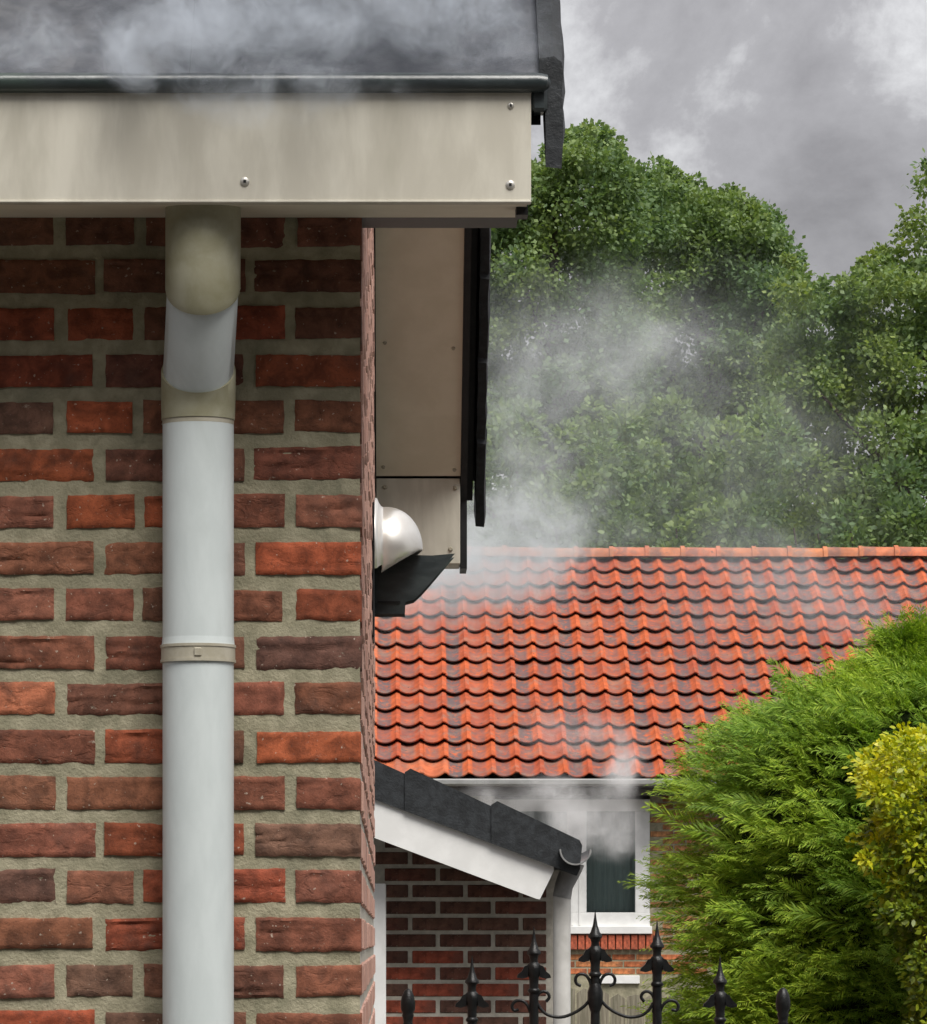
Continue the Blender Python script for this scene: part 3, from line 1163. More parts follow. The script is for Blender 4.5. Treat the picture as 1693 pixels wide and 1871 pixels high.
gut = MB()
gprof = [(-0.055, 0.0), (-0.058, -0.012), (-0.05, -0.045), (-0.02, -0.06), (0.03, -0.06), (0.05, -0.05), (0.05, 0.0), (0.042, 0.0), (0.042, -0.045), (0.02, -0.052), (-0.02, -0.052), (-0.044, -0.04), (-0.048, 0.0)]
gz = P(0, 1423, YN - 0.05).z
gut.prism([(YN - 0.05 + a, gz + b) for a, b in gprof], 'x', X0N + 0.1, X1N - 0.1)
gut.build('gutter', M['gutter'], nb)
MB().box(X0N + 0.15, X1N - 0.15, YN + 0.03, YN + 0.055, P(0, 1452, YN).z, ZNE - 0.165).build('fascia', M['soffit_dark'], nb)
MB().box(X0N + 0.15, X1N - 0.15, YN + 0.056, YWN + 0.1, P(0, 1452, YN).z + 0.004, P(0, 1452, YN).z + 0.02).build('soffit', M['soffit_dark'], nb)
wx0, wx1, wz0, wz1 = NX(903), NX(1187), NZ(1693), NZ(1460)
wall = MB()
D2 = YN + 2 * DN - 0.4
wall.box(X0N + 0.3, wx0, YWN + 0.004, YWN + 0.3, 0, wz1 + 0.1)
wall.box(wx1, X1N - 0.3, YWN + 0.004, YWN + 0.3, 0, wz1 + 0.1)
wall.box(wx0, wx1, YWN + 0.004, YWN + 0.3, 0, wz0)
wall.box(X0N + 0.3, X1N - 0.3, D2 - 0.3, D2, 0, wz1 + 0.1)
for xx in (X0N + 0.3, X1N - 0.6):
    wall.prism([(YWN + 0.3, 0), (D2 - 0.3, 0), (D2 - 0.3, ZNE - 0.13), (YN + DN, ZNR - 0.15), (YWN + 0.3, ZNE - 0.0)], 'x', xx, xx + 0.3)
nwall = wall.build('wall', M['mortar'], nb)
# bricks that can be told apart round the window
bm_ = MB().box(0, 0.205, -0.0, 0.05, 0, 0.050, 0.004)
bmesh_ = bm_.mesh('brick', M['brick'])
OR = [(0.50, 0.19, 0.075), (0.45, 0.15, 0.065), (0.42, 0.17, 0.08), (0.52, 0.22, 0.095)]


def small_brick(x, z, parent, mesh_, y, c):
    o = bpy.data.objects.new('brick', mesh_)
    o.location = (x, y + random.uniform(-0.002, 0.002), z)
    k_ = random.uniform(0.85, 1.15)
    o.color = (c[0] * k_, c[1] * k_, c[2] * k_, 1)
    link(o, parent)


cz_ = 0.0635
zt = NZ(1742)
r_ = 0
while zt - (r_ + 1) * cz_ > NZ(1783):
    x = NX(1030) - (0.11 if r_ % 2 else 0)
    while x < NX(1285):
        small_brick(x, zt - (r_ + 1) * cz_ + 0.006, nwall, bmesh_, YWN, random.choice(OR))
        x += 0.217
    r_ += 1
r_ = 0
while NZ(1735) + r_ * cz_ < NZ(1462):
    x = wx1 + 0.004 + (0.11 if r_ % 2 else 0)
    while x < NX(1285):
        small_brick(x, NZ(1735) + r_ * cz_, nwall, bmesh_, YWN, random.choice([(0.40, 0.20, 0.09), (0.44, 0.22, 0.10), (0.36, 0.17, 0.08)]))
        x += 0.217
    r_ += 1
# sill of bricks on edge below the window
sb = MB().box(0, 0.058, -0.06, 0.10, 0, 0.135, 0.005).mesh('sill_brick', M['brick'])
x = NX(1000)
while x < NX(1200):
    o = bpy.data.objects.new('sill_brick', sb)
    o.location = (x, YWN, NZ(1735))
    k_ = random.uniform(0.85, 1.15)
    o.color = (0.46 * k_, 0.12 * k_, 0.065 * k_, 1)
    link(o, nwall)
    x += 0.068
MB().box(NX(1092), NX(1168), YWN - 0.03, YWN + 0.02, NZ(1797), NZ(1782), 0.004).build('white_lintel', M['white'], nb)
# window: white frame with three lights, transom and sill
win = MB()
ZS = NZ(1668)
yf0, yf1 = YWN - 0.02, YWN + 0.07
win.box(wx0, wx1, yf0, yf1, wz0, NZ(1667), 0.004)
win.box(wx0, wx1, yf0, yf1, NZ(1482), wz1 - 0.001, 0.004)
for a, b in ((903, 922), (1036, 1071), (1160, 1186.5)):
    win.box(NX(a), NX(b), yf0 + 0.001, yf1 - 0.001, NZ(1667) + 0.0005, NZ(1482) - 0.0005, 0.004)
window = win.build('window', M['white'], nb)
MB().box(NX(1043), NX(1046), yf0 - 0.012, yf0 + 0.0, NZ(1690), NZ(1484)).build('frame_bead', M['white'], window)
MB().box(NX(1057), NX(1060), yf0 - 0.012, yf0 + 0.0, NZ(1690), NZ(1484)).build('frame_bead', M['white'], window)
MB().box(NX(898), NX(1190), yf0 - 0.06, yf0 + 0.03, NZ(1706), NZ(1692), 0.004).build('window_sill', M['white'], window)
for a, b in ((922, 1036), (1071, 1160)):
    MB().box(NX(a), NX(b), YWN + 0.02, YWN + 0.026, NZ(1667), NZ(1482)).build('pane', M['glass'], window)
    # net curtain hanging behind the pane
    cm_ = MB()
    n = 26
    for i in range(n + 1):
        xx = NX(a) - 0.03 + (NX(b) - NX(a) + 0.06) * i / n
        yy = YWN + 0.20 + 0.02 * math.sin(i * 1.9)
        cm_.v += [(xx, yy, NZ(1680)), (xx, yy, NZ(1470))]
    for i in range(n):
        cm_.f.append((2 * i, 2 * i + 2, 2 * i + 3, 2 * i + 1))
    cm_.build('curtain', M['curtain'], window, smooth=True)

# ================================================================== OUTBUILDING WITH THE LEAN-TO ROOF
YO = 17.0
ko = YO / F


def OX(u, y=YO):
    return (u - CX) * y / F


def OZ(v, y=YO):
    return EYE + (CY - v) * y / F


ob_ = thing('brick_outhouse', 'dark brick outhouse with white bargeboard and sloping black tiled verge', 'outhouse', (OX(860), 17.4, 0))
# roof plane seen from its end
def line(u):
    return 1457 + (u - 685) * (1580 - 1457) / (1012 - 685)     # underside of the tiles


sl = (1580 - 1457) / (1012 - 685)
for (ua, ub, lift) in ((560, 752, 0), (742, 908, 0), (900, 1052, 0)):
    top0, top1 = line(ua) - 68, line(ub) - 58
    pts2 = [(OX(ua), OZ(line(ua) + 1)), (OX(ub), OZ(line(ub) + 1)), (OX(ub + 4), OZ(line(ub) - 8)), (OX(ub + 8), OZ(top1 + 8)), (OX(ub + 4), OZ(top1)), (OX(ua + 8), OZ(top0 - 3)), (OX(ua), OZ(top0 + 2))]
    yo = {560: 0.012, 742: 0.006, 900: 0.0}[ua]
    v_ = MB().prism(pts2, 'y', YO - 0.02 + yo, YO + 0.055 + yo)
    vo = v_.build('verge_tile', M['verge'], ob_)
    bb = vo.modifiers.new('round', 'BEVEL')
    bb.width = 0.006
    bb.segments = 2
rt = MB()
for j in range(9):
    for (ua, ub) in ((560, 752), (742, 908), (900, 1050)):
        y0 = YO + 0.07 + j * 0.3
        rt.prism([(OX(ua), OZ(line(ua) - 30)), (OX(ub), OZ(line(ub) - 30)), (OX(ub), OZ(line(ub) - 46)), (OX(ua), OZ(line(ua) - 58))], 'y', y0, y0 + 0.295)
rt.build('roof_tiles', M['verge'], ob_)['kind'] = 'stuff'
MB().prism([(OX(560), OZ(line(560) + 2)), (OX(1011), OZ(1579.5)), (OX(1012), OZ(1590)), (OX(986), OZ(1643)), (OX(979), OZ(1641.5)), (OX(560), OZ(1484))], 'y', YO + 0.004, YO + 0.026).build('bargeboard', M['white'], ob_)
MB().prism([(OX(560), OZ(line(560) + 6)), (OX(1005), OZ(line(1005) + 8)), (OX(985), OZ(1625)), (OX(560), OZ(1476))], 'y', YO + 0.03, YO + 2.8).build('soffit', M['soffit_dark'], ob_)
YOW = YO + 0.42
xa, xb = OX(560, YOW), OX(1036, YOW)
owall = MB().box(xa, xb, YOW + 0.004, YOW + 2.4, 0, OZ(1590, YOW))
owall.prism([(xa, OZ(1590, YOW) + 0.001), (OX(1000, YOW), OZ(1590, YOW) + 0.001), (xa, OZ(1470, YOW))], 'y', YOW + 0.004, YOW + 0.3)
ow = owall.build('wall', M['mortar_light'], ob_)
pit = 30.1 * YOW / F
lenp = 101 * YOW / F
obm = [MB().box(0, lenp - 0.017, 0, 0.06, 0, pit - 0.0155, 0.003).mesh('brick', M['brick']), MB().box(0, lenp / 2 - 0.017, 0, 0.06, 0, pit - 0.0155, 0.003).mesh('brick_half', M['brick'])]
DB = [(0.13, 0.06, 0.045), (0.16, 0.068, 0.05), (0.11, 0.058, 0.045), (0.15, 0.08, 0.06), (0.30, 0.075, 0.045)]
for r_ in range(14):
    zb_ = OZ(1871 + 12, YOW) + r_ * pit + 0.006
    xx = OX(652, YOW) + (lenp / 2 if r_ % 2 else 0)
    while xx < xb - 0.02:
        left_ = xb - xx
        if left_ < lenp:
            me_ = obm[1] if left_ > lenp / 2 - 0.02 else None
        else:
            me_ = obm[0]
        u = CX + (xx + lenp / 2) * F / YOW
        top = 1530 + (u - 685) * (1643 - 1530) / (985 - 685)
        v = CY - (zb_ - EYE) * F / YOW
        if me_ and v > top - 40:
            wt = random.random()
            c = random.choice(DB[:4]) if (wt > 0.35 or v < 1740) else DB[4]
            small_brick(xx, zb_, ow, me_, YOW, c)
        xx += lenp
MB().box(OX(640, YO + 0.2), OX(705, YO + 0.2), YO + 0.2, YO + 0.30, 0, OZ(1614, YO + 0.2), 0.004).build('door_frame', M['white'], ob_)
# half-round gutter running away along the eaves
gx, gz_, gr = OX(1050), OZ(1552), 0.062
gm = MB()
ga = [(math.cos(a) * gr, math.sin(a) * gr) for a in np.linspace(math.pi, 2 * math.pi, 15)]
gb = [(math.cos(a) * (gr - 0.006), math.sin(a) * (gr - 0.006)) for a in np.linspace(2 * math.pi, math.pi, 15)]
gm.prism([(gx + a, gz_ + b) for a, b in ga] + [(gx + a, gz_ + b) for a, b in gb], 'y', YO - 0.06, YO + 2.6)
auto_smooth(gm.build('gutter', M['gutter_grey'], ob_), 40)
op = thing('drain_pipe', 'thin off-white rainwater pipe beside the dark brick outhouse', 'drainpipe', (OX(1026), YO + 0.1, 0))
oy = YO + 0.12
auto_smooth(MB().tube([(OX(1046, oy), oy, gz_ - 0.050), (OX(1044, oy), oy, gz_ - 0.070), (OX(1030, oy), oy, OZ(1618, oy)), (OX(1026, oy), oy, OZ(1640, oy))], [0.046, 0.042, 0.036, 0.0365], 20).build('outlet', M['gutter_grey'], op), 50)
auto_smooth(MB().tube([(OX(1026, oy), oy, OZ(1636, oy)), (OX(1026, oy), oy, 0.0)], 0.0345, 24).build('pipe', M['pipe_white'], op), 50)

# ================================================================== WOODEN FENCE
YFN = 26.0
wf = thing('wooden_fence', 'weathered grey wooden plank fence glimpsed behind the iron gate', 'fence', (P(1100, 0, YFN).x, YFN, 0))
u = 900
i = 0
while u < 1420:
    w_ = random.uniform(27, 35)
    top = 1801 + random.uniform(-5, 7) + (6 if u < 1090 else 14)
    a, b = P(u + 1.5, 0, YFN).x, P(u + w_ - 1.5, 0, YFN).x
    zt_ = P(0, top, YFN).z
    yy = YFN + random.uniform(-0.006, 0.006)
    MB().prism([(a, 0.03), (b, 0.03), (b, zt_ - random.uniform(0, 0.02)), ((a + b) / 2, zt_ + 0.012), (a, zt_ - random.uniform(0, 0.02))], 'y', yy, yy + 0.02).build('plank', M['wood'], wf)
    u += w_
for zr_ in (0.35, 1.0):
    MB().box(P(895, 0, YFN).x, P(1425, 0, YFN).x, YFN + 0.03, YFN + 0.07, zr_, zr_ + 0.07).build('rail', M['wood'], wf)

# ================================================================== IRON GATE
YG = 9.5
kg = YG / F
gate = thing('iron_gate', 'arched black wrought iron gate with spear finials and scrolls', 'gate', (P(1087, 0, YG).x, YG, 0))


def GX(u):
    return (u - CX) * kg


def GZ(v):
    return EYE + (CY - v) * kg


def spear(u, v):
    m = MB()
    pf = [(0.4, 0), (2.2, 14), (4.5, 28), (9, 41), (13, 46), (13.5, 50), (9, 54), (7.5, 60), (8, 66), (12, 70), (13.5, 78), (13, 86), (10.5, 92), (9, 98), (8.2, 104)]
    m.lathe((GX(u), YG, GZ(v)), [(a * kg, -b * kg) for a, b in pf], 10, 0.3)
    for s in (-1, 1):        # drooping leaves of the collar, to both sides and to front and back
        for ax_ in (0,):
            pts_ = [(9, 70), (17, 73), (22, 82), (30, 89), (31, 94), (21, 96), (11, 93)]
            if ax_ == 0:
                q_ = [(GX(u) + s * a * kg, GZ(v + b)) for a, b in pts_]
                m.prism(q_, 'y', YG - 7 * kg, YG + 7 * kg)
            else:
                q_ = [(YG + s * a * kg, GZ(v + b)) for a, b in pts_]
                m.prism(q_, 'x', GX(u) - 4 * kg, GX(u) + 4 * kg)
    return m


def acorn(u, v):
    m = MB()
    pf = [(2, 0), (7, 4), (11.5, 14), (13.5, 26), (13, 38), (9.5, 45), (11, 49), (9, 55), (8, 62), (10, 66), (8, 70)]
    m.lathe((GX(u), YG, GZ(v)), [(a * kg, -b * kg) for a, b in pf], 14)
    return m


bars = [(745, 1806, 'a'), (862, 1745, 's'), (975, 1692, 's'), (1087, 1662, 's'), (1200, 1680, 's'), (1315, 1745, 's'), (1430, 1804, 'a')]
for u, v, kd in bars:
    r0 = 8.5 if kd == 's' else 8
    off = 100 if kd == 's' else 66
    bm2 = MB()
    bm2.tube([(GX(u), YG, GZ(v + off)), (GX(u), YG, 0.05)], r0 * kg, 8)
    bm2.lathe((GX(u), YG, GZ(v + off + 18)), [(8.4 * kg, 0.006), (11.5 * kg, 0.002), (11.5 * kg, -0.002), (8.4 * kg, -0.006)], 10)
    if abs(u - 1087) < 2:
        bm2.lathe((GX(u), YG, GZ(1822)), [(9 * kg, 0.03), (14 * kg, 0.012), (14 * kg, -0.012), (9 * kg, -0.03)], 10)
    bo = bm2.build('bar', M['iron'], gate)
    auto_smooth(bo, 50)
    auto_smooth((spear if kd == 's' else acorn)(u, v).build('finial', M['iron'], bo), 35 if kd == 's' else 60)


def scroll(c, mir, pts_):
    path = [(GX(c + mir * a), YG, GZ(b)) for a, b in pts_]
    # Catmull-Rom
    out_ = []
    for i in range(len(path) - 1):
        p0, p1, p2, p3 = [Vector(path[max(0, min(len(path) - 1, j))]) for j in (i - 1, i, i + 1, i + 2)]
        for t in (0, 0.25, 0.5, 0.75):
            out_.append(0.5 * ((2 * p1) + (p2 - p0) * t + (2 * p0 - 5 * p1 + 4 * p2 - p3) * t * t + (3 * p1 - p0 - 3 * p2 + p3) * t ** 3))
    out_.append(Vector(path[-1]))
    auto_smooth(MB().tube(out_, 3.0 * kg, 7).build('scroll', M['iron'], gate), 60)


for mir in (-1, 1):
    # curl at the centre bar flowing into the hanging curve and curling up at the next bar
    scroll(1087, mir, [(26, 1801), (34, 1797), (36, 1788), (30, 1780), (18, 1781), (10, 1792), (7, 1808), (8, 1822), (20, 1838), (40, 1851), (62, 1858), (84, 1855), (98, 1845), (106, 1832)])
    scroll(1087, mir, [(90, 1830), (84, 1822), (87, 1814), (96, 1811), (105, 1818), (108, 1832), (106, 1850)])
    scroll(1087, mir, [(118, 1850), (124, 1836), (134, 1828), (146, 1829), (152, 1838), (148, 1846), (140, 1844)])
rail = MB()
rail.box(GX(740), GX(1436), YG - 0.008, YG + 0.008, GZ(1912), GZ(1900))
rail.box(GX(740), GX(1436), YG - 0.008, YG + 0.008, 0.25, 0.27)
rail.build('rail', M['iron'], gate)

# ================================================================== ADDED LIGHT BLOCKER (unseen terrace behind the viewer, keeps low light off the wall)
oh = thing('light_blocking_terrace', 'unseen dark terrace added behind the viewer to block low light', 'house', (0, -5, 0))
tw_ = MB().box(-44, 44, -13, -5, 0, 8.6)
tw_.prism([(-13, 8.6), (-5, 8.6), (-9, 12.0)], 'x', -44, 44)
tw2 = tw_.build('wall', M['dark_brick'], oh)
for s_ in (-1, 1):
    MB().prism([(-9, 12.18), (-9 + s_ * 4.5, 8.35), (-9 + s_ * 4.5, 8.2), (-9, 12.03)], 'x', -44.3, 44.3).build('roof', M['slate'], oh)
for i in range(22):
    for zz in (0.9, 3.3, 5.7):
        xw = -42 + i * 4
        wf_ = MB().box(xw - 0.7, xw + 0.7, -4.99, -4.93, zz, zz + 1.5, 0.01).build('window', M['white'], oh)
        MB().box(xw - 0.6, xw + 0.6, -4.925, -4.92, zz + 0.1, zz + 1.4).build('pane', M['black'], wf_)
    MB().box(-40.4 + i * 4 - 0.45, -40.4 + i * 4 + 0.45, -4.99, -4.94, 0.02, 2.1, 0.01).build('door', M['soffit_dark'], oh) if i < 21 else None

# ================================================================== VEGETATION
LEAF6 = np.array([(0, 0), (0.28, 0.42), (0.62, 0.45), (1.0, 0.0), (0.62, -0.45), (0.28, -0.42)])
LEAF4 = np.array([(0, 0), (0.5, 0.5), (1.0, 0.0), (0.5, -0.5)])


def norm(a):
    return a / np.maximum(np.linalg.norm(a, axis=1, keepdims=True), 1e-9)


def leaves(name, C, D, S, Ln, Wd, mat, parent, tmpl=LEAF4, droop=0.0):
    n, k_ = len(C), len(tmpl)
    V = C[:, None, :] + tmpl[None, :, 0:1] * (Ln[:, None] * D)[:, None, :] + tmpl[None, :, 1:2] * (Wd[:, None] * S)[:, None, :]
    if droop:
        V[:, :, 2] -= droop * (tmpl[None, :, 0] ** 2) * Ln[:, None]
    me = bpy.data.meshes.new(name)
    me.vertices.add(n * k_)
    me.vertices.foreach_set('co', V.astype(np.float32).ravel())
    me.loops.add(n * k_)
    me.loops.foreach_set('vertex_index', np.arange(n * k_, dtype=np.int32))
    me.polygons.add(n)
    me.polygons.foreach_set('loop_start', np.arange(0, n * k_, k_, dtype=np.int32))
    try:
        me.polygons.foreach_set('loop_total', np.full(n, k_, dtype=np.int32))
    except Exception:
        pass
    me.materials.append(mat)
    me.update(calc_edges=True)
    me.validate()
    return link(bpy.data.objects.new(name, me), parent)


def rand_dirs(n, up=0.0):
    d = rng.normal(size=(n, 3))
    d[:, 2] += up
    return norm(d)


# ---- trees behind the neighbour's roof
TOP = ([860, 905, 940, 985, 1020, 1045, 1085, 1125, 1142, 1165, 1205, 1245, 1275, 1300, 1328, 1360, 1410, 1425, 1436, 1452, 1470, 1490, 1530, 1560, 1585, 1605, 1640, 1660, 1700, 1900, 2200],
       [430, 380, 345, 318, 280, 262, 252, 280, 330, 335, 314, 345, 352, 385, 362, 390, 402, 430, 480, 500, 530, 545, 540, 520, 490, 475, 492, 505, 490, 430, 470])


def tree(name, label, u0, u1, Y, ncl, mat, extra=(), trunk_u=None, leaf=0.064, hole=None):
    tu = trunk_u or (u0 + u1) / 2
    base = P(tu, 0, Y)
    t = thing(name, label, 'tree', (base.x, Y, 0), 'trees behind the pantile roof')
    kk = Y / F
    cl = []
    for i in range(ncl):
        u = rng.uniform(u0, u1)
        r_ = rng.uniform(28, 58)
        tv = np.interp(u, *TOP)
        if i < ncl * 0.24:
            r_ = rng.uniform(6, 17)
            v = tv + rng.uniform(-24, 14)
        elif i < ncl * 0.44:
            r_ = rng.uniform(18, 40)
            v = tv + r_ * rng.uniform(0.85, 1.3)
        else:
            v = rng.uniform(tv + r_, 1130)
        dy = rng.uniform(-1.6, 1.6)
        if hole and any(((u - h[0]) / h[2]) ** 2 + ((v - h[1]) / h[3]) ** 2 < 1 for h in hole):
            continue
        cl.append((u, v, r_, dy))
    for ex in extra:
        cl.append((*ex, rng.uniform(-0.6, 0.6)))
    Cs, Ds, Ls = [], [], []
    tw = MB()
    tb = Vector((base.x, Y, 0))
    for (u, v, r_, dy) in cl:
        c = np.array(P(u, v, Y + dy))
        rad = r_ * kk
        n = int(34 + 0.20 * r_ ** 2)
        d = rand_dirs(n, 0.15)
        rr_ = rad * np.abs(rng.normal(0.72, 0.30, size=(n, 1)))
        sc = np.array([1.08, 1.0, 0.85])
        Cs.append(c + d * rr_ * sc)
        Ds.append(norm(d * 0.8 + rng.normal(size=(n, 3)) * 0.7 + np.array([0, 0, -0.15])))
        Ls.append(rng.uniform(0.6, 1.25, n) * leaf)
    C, D, Ls = np.concatenate(Cs), np.concatenate(Ds), np.concatenate(Ls)
    S = norm(np.cross(D, rand_dirs(len(C), 0.9)))
    leaves('crown', C, D, S, Ls, Ls * rng.uniform(0.6, 0.9, len(C)), mat, t, LEAF4)
    top_z = P(0, np.interp(tu, *TOP) + 130, Y).z
    tw.tube([tb, tb + Vector((0.05, 0, top_z * 0.3)), tb + Vector((-0.05, 0, top_z * 0.6)), tb + Vector((0.04, 0.1, top_z * 0.95))], [0.30, 0.23, 0.15, 0.03], 10)
    big = sorted(cl, key=lambda q: -q[2])[:26]
    for (u, v, r_, dy) in big:
        c = P(u, v, Y + dy)
        s_ = tb + Vector((0, 0, max(2.0, min(c.z - 0.6 - abs(c.x - tb.x) * 0.7, top_z * 0.9))))
        mid = s_.lerp(c, 0.55) + Vector((0, 0, 0.12))
        tw.tube([s_, mid, c], [0.09, 0.05, 0.012], 6)
    tw.build('trunk', M['bark'], t, smooth=True)
    return t


tree('leafy_tree', 'tallest of the green trees, rising behind the house corner above the smoke', 850, 1165, 52, 430, M['leaf_tree'], trunk_u=1010)
tree('leafy_tree', 'rounded green tree between the tallest one and the gap of open sky', 1120, 1450, 55, 480, M['leaf_tree'], extra=((1452, 485, 14), (1440, 505, 16), (1462, 470, 9), (1210, 690, 45), (1240, 720, 50), (1180, 720, 45), (1270, 690, 45), (1330, 640, 45), (1350, 700, 45), (1400, 800, 50), (1430, 700, 45)), trunk_u=1290)
tree('oak_tree', 'loose-leaved tree with sky holes at the edge of the picture', 1430, 1960, 49, 420, M['leaf_oak'],
     extra=((1672, 400, 26), (1650, 425, 18), (1690, 345, 24), (1700, 300, 20), (1685, 450, 30), (1710, 420, 40), (1720, 330, 40), (1645, 455, 14), (1755, 300, 50), (1770, 380, 50)), trunk_u=1745,
     hole=((1695, 755, 22, 26), (1668, 690, 12, 20), (1610, 520, 7, 8), (1680, 505, 22, 12), (1640, 740, 9, 7)), leaf=0.064)
# taller understorey closing the view below the crowns
us = thing('understorey_bush', 'green bushes massed below the tree crowns just behind the pantile roof', 'bush', (P(1300, 0, 47).x, 47, 0), kind='stuff')
Cs, Ds = [], []
for i in range(90):
    u = rng.uniform(880, 1800)
    r_ = rng.uniform(26, 55)
    v = 1050 - 300 * rng.random() ** 1.7
    c = np.array(P(u, v, 46.5 + rng.uniform(-0.8, 0.8)))
    n = int(40 + 0.12 * r_ ** 2)
    d = rand_dirs(n, 0.2)
    Cs.append(c + d * r_ * 46.5 / F * rng.uniform(0.6, 1.05, size=(n, 1)))
    Ds.append(norm(d + rng.normal(size=(n, 3)) * 0.6))
C, D = np.concatenate(Cs), np.concatenate(Ds)
Ls = rng.uniform(0.05, 0.09, len(C))
leaves('foliage', C, D, norm(np.cross(D, rand_dirs(len(C), 0.9))), Ls, Ls * 0.65, M['leaf_tree'], us, LEAF6)
st = MB()
for i in range(14):
    p = P(rng.uniform(900, 1780), 0, 46.6)
    st.tube([(p.x, 46.6, 0), (p.x + rng.uniform(-0.2, 0.2), 46.6, 3.5), (p.x + rng.uniform(-0.4, 0.4), 46.6, 6)], [0.05, 0.035, 0.01], 6)
st.build('stem', M['bark'], us)

# ---- feathery conifer in front
YC = 12.0
con = thing('conifer_hedge', 'feathery bright green conifer bush standing behind the iron gate', 'conifer', (P(1660, 0, YC).x, YC, 0))
kc = YC / F
UC = 1660.0
Cs, Ds, Ls, Ws, Ss = [], [], [], [], []
stems = MB()


def spray(base, d, ln, plane_n, nleaf, lw):
    """flat feathery spray: leaflets left and right of a curved midrib"""
    t = np.linspace(0.06, 1.0, nleaf)
    side = np.cross(d, plane_n)
    side /= np.linalg.norm(side) + 1e-9
    bendv = rng.normal(size=3) * 0.10 + np.array([0, 0, -0.14])
    pts_ = base + t[:, None] * d * ln + (t ** 2)[:, None] * bendv * ln
    sg = np.where(np.arange(nleaf) % 2 == 0, 1.0, -1.0)
    ang = rng.uniform(0.35, 0.75, nleaf)
    dd = d[None] * np.cos(ang)[:, None] + side[None] * (sg * np.sin(ang))[:, None] + rng.normal(size=(nleaf, 3)) * 0.12 + (t * 1.2)[:, None] * bendv
    dd = norm(dd)
    ll = ln * (0.27 * (1 - t) ** 0.7 + 0.08) * rng.uniform(0.7, 1.25, nleaf)
    Cs.append(pts_)
    Ds.append(dd)
    Ss.append(norm(np.cross(dd, plane_n[None] + rng.normal(size=(nleaf, 3)) * 0.35)))
    Ls.append(ll)
    Ws.append(np.full(nleaf, lw) * rng.uniform(0.7, 1.3, nleaf))


NS = 19000
for i in range(NS):
    v = rng.uniform(1190, 1960)
    hl = UC - hedge_left(min(v, 1871))
    hl = max(hl, 8)
    # position on the front-facing half of the rounded bush, which swells and hollows in clumps
    a = rng.uniform(-0.15, math.pi + 0.15)
    cn = noise.noise(Vector((a * 2.6, v / 95.0, 3.3))) + 0.5 * noise.noise(Vector((a * 6.0, v / 42.0, 8.1)))
    if cn < -0.14 and rng.random() < 0.6:
        continue
    hl *= 1.0 + 0.16 * cn
    depth = rng.uniform(0.66, 0.99) if rng.random() < 0.7 else rng.uniform(0.35, 0.72)
    ru, ry = hl * depth, min(hl, 430) * kc * 0.9 * depth
    u = UC - ru * math.cos(a)
    y = YC - ry * math.sin(a)
    base = np.array([(u - CX) * kc, y, EYE + (CY - v) * kc])
    outw = np.array([-math.cos(a), -math.sin(a) * 0.8, 0.0])
    hi = np.clip((1500 - v) / 350, 0, 1)
    d = outw * 0.9 + np.array([-0.45, -0.1, 0.28 + 0.95 * hi + 0.35 * cn]) + rng.normal(size=3) * 0.30
    d /= np.linalg.norm(d)
    pn = np.array([0.15, -0.55, 0.8]) + rng.normal(size=3) * 0.35
    pn -= d * pn.dot(d)
    pn /= np.linalg.norm(pn)
    ln = rng.uniform(0.045, 0.11) * (1.35 if rng.random() < 0.15 else 1.0) if depth > 0.6 else rng.uniform(0.09, 0.17)
    spray(base, d, ln, pn, 26, 0.0030)
for i in range(130):        # long arching leaders
    v = rng.uniform(1250, 1860)
    hl = max(UC - hedge_left(v), 20)
    a = rng.uniform(0.25, math.pi * 0.75)
    dpt = rng.uniform(0.7, 0.95)
    u = UC - hl * dpt * math.cos(a)
    y = YC - min(hl, 430) * kc * 0.9 * dpt * math.sin(a)
    base = np.array([(u - CX) * kc, y, EYE + (CY - v) * kc])
    d = np.array([-0.8, -0.35, 0.45]) + rng.normal(size=3) * 0.15
    d /= np.linalg.norm(d)
    pn = np.array([0.1, -0.8, 0.5]) + rng.normal(size=3) * 0.2
    pn -= d * pn.dot(d)
    pn /= np.linalg.norm(pn)
    spray(base, d, rng.uniform(0.13, 0.22), pn, 80, 0.0036)
C, D, S = np.concatenate(Cs), np.concatenate(Ds), np.concatenate(Ss)
LL, WW = np.concatenate(Ls), np.concatenate(Ws)
leaves('crown', C, D, S, LL, WW, M['leaf_conifer'], con, LEAF4, 0.15)
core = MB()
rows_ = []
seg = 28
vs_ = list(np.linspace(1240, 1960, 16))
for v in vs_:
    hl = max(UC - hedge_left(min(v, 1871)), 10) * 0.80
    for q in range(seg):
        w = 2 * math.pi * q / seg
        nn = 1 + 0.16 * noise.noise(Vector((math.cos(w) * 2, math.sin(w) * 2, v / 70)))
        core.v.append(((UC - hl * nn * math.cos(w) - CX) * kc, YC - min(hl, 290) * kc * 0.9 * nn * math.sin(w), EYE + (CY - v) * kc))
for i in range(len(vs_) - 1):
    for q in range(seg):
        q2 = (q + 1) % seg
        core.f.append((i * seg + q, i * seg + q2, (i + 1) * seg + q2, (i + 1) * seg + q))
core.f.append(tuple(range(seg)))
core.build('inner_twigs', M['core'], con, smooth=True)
xx0 = (UC - CX) * kc
tr = MB()
for i in range(5):
    tr.tube([(xx0 + (i - 2) * 0.12, YC, 0), (xx0 + (i - 2) * 0.15, YC, 1.0), (xx0 + (i - 2) * 0.08, YC, 2.1)], [0.03, 0.022, 0.006], 7)
tr.build('trunk', M['bark'], con)

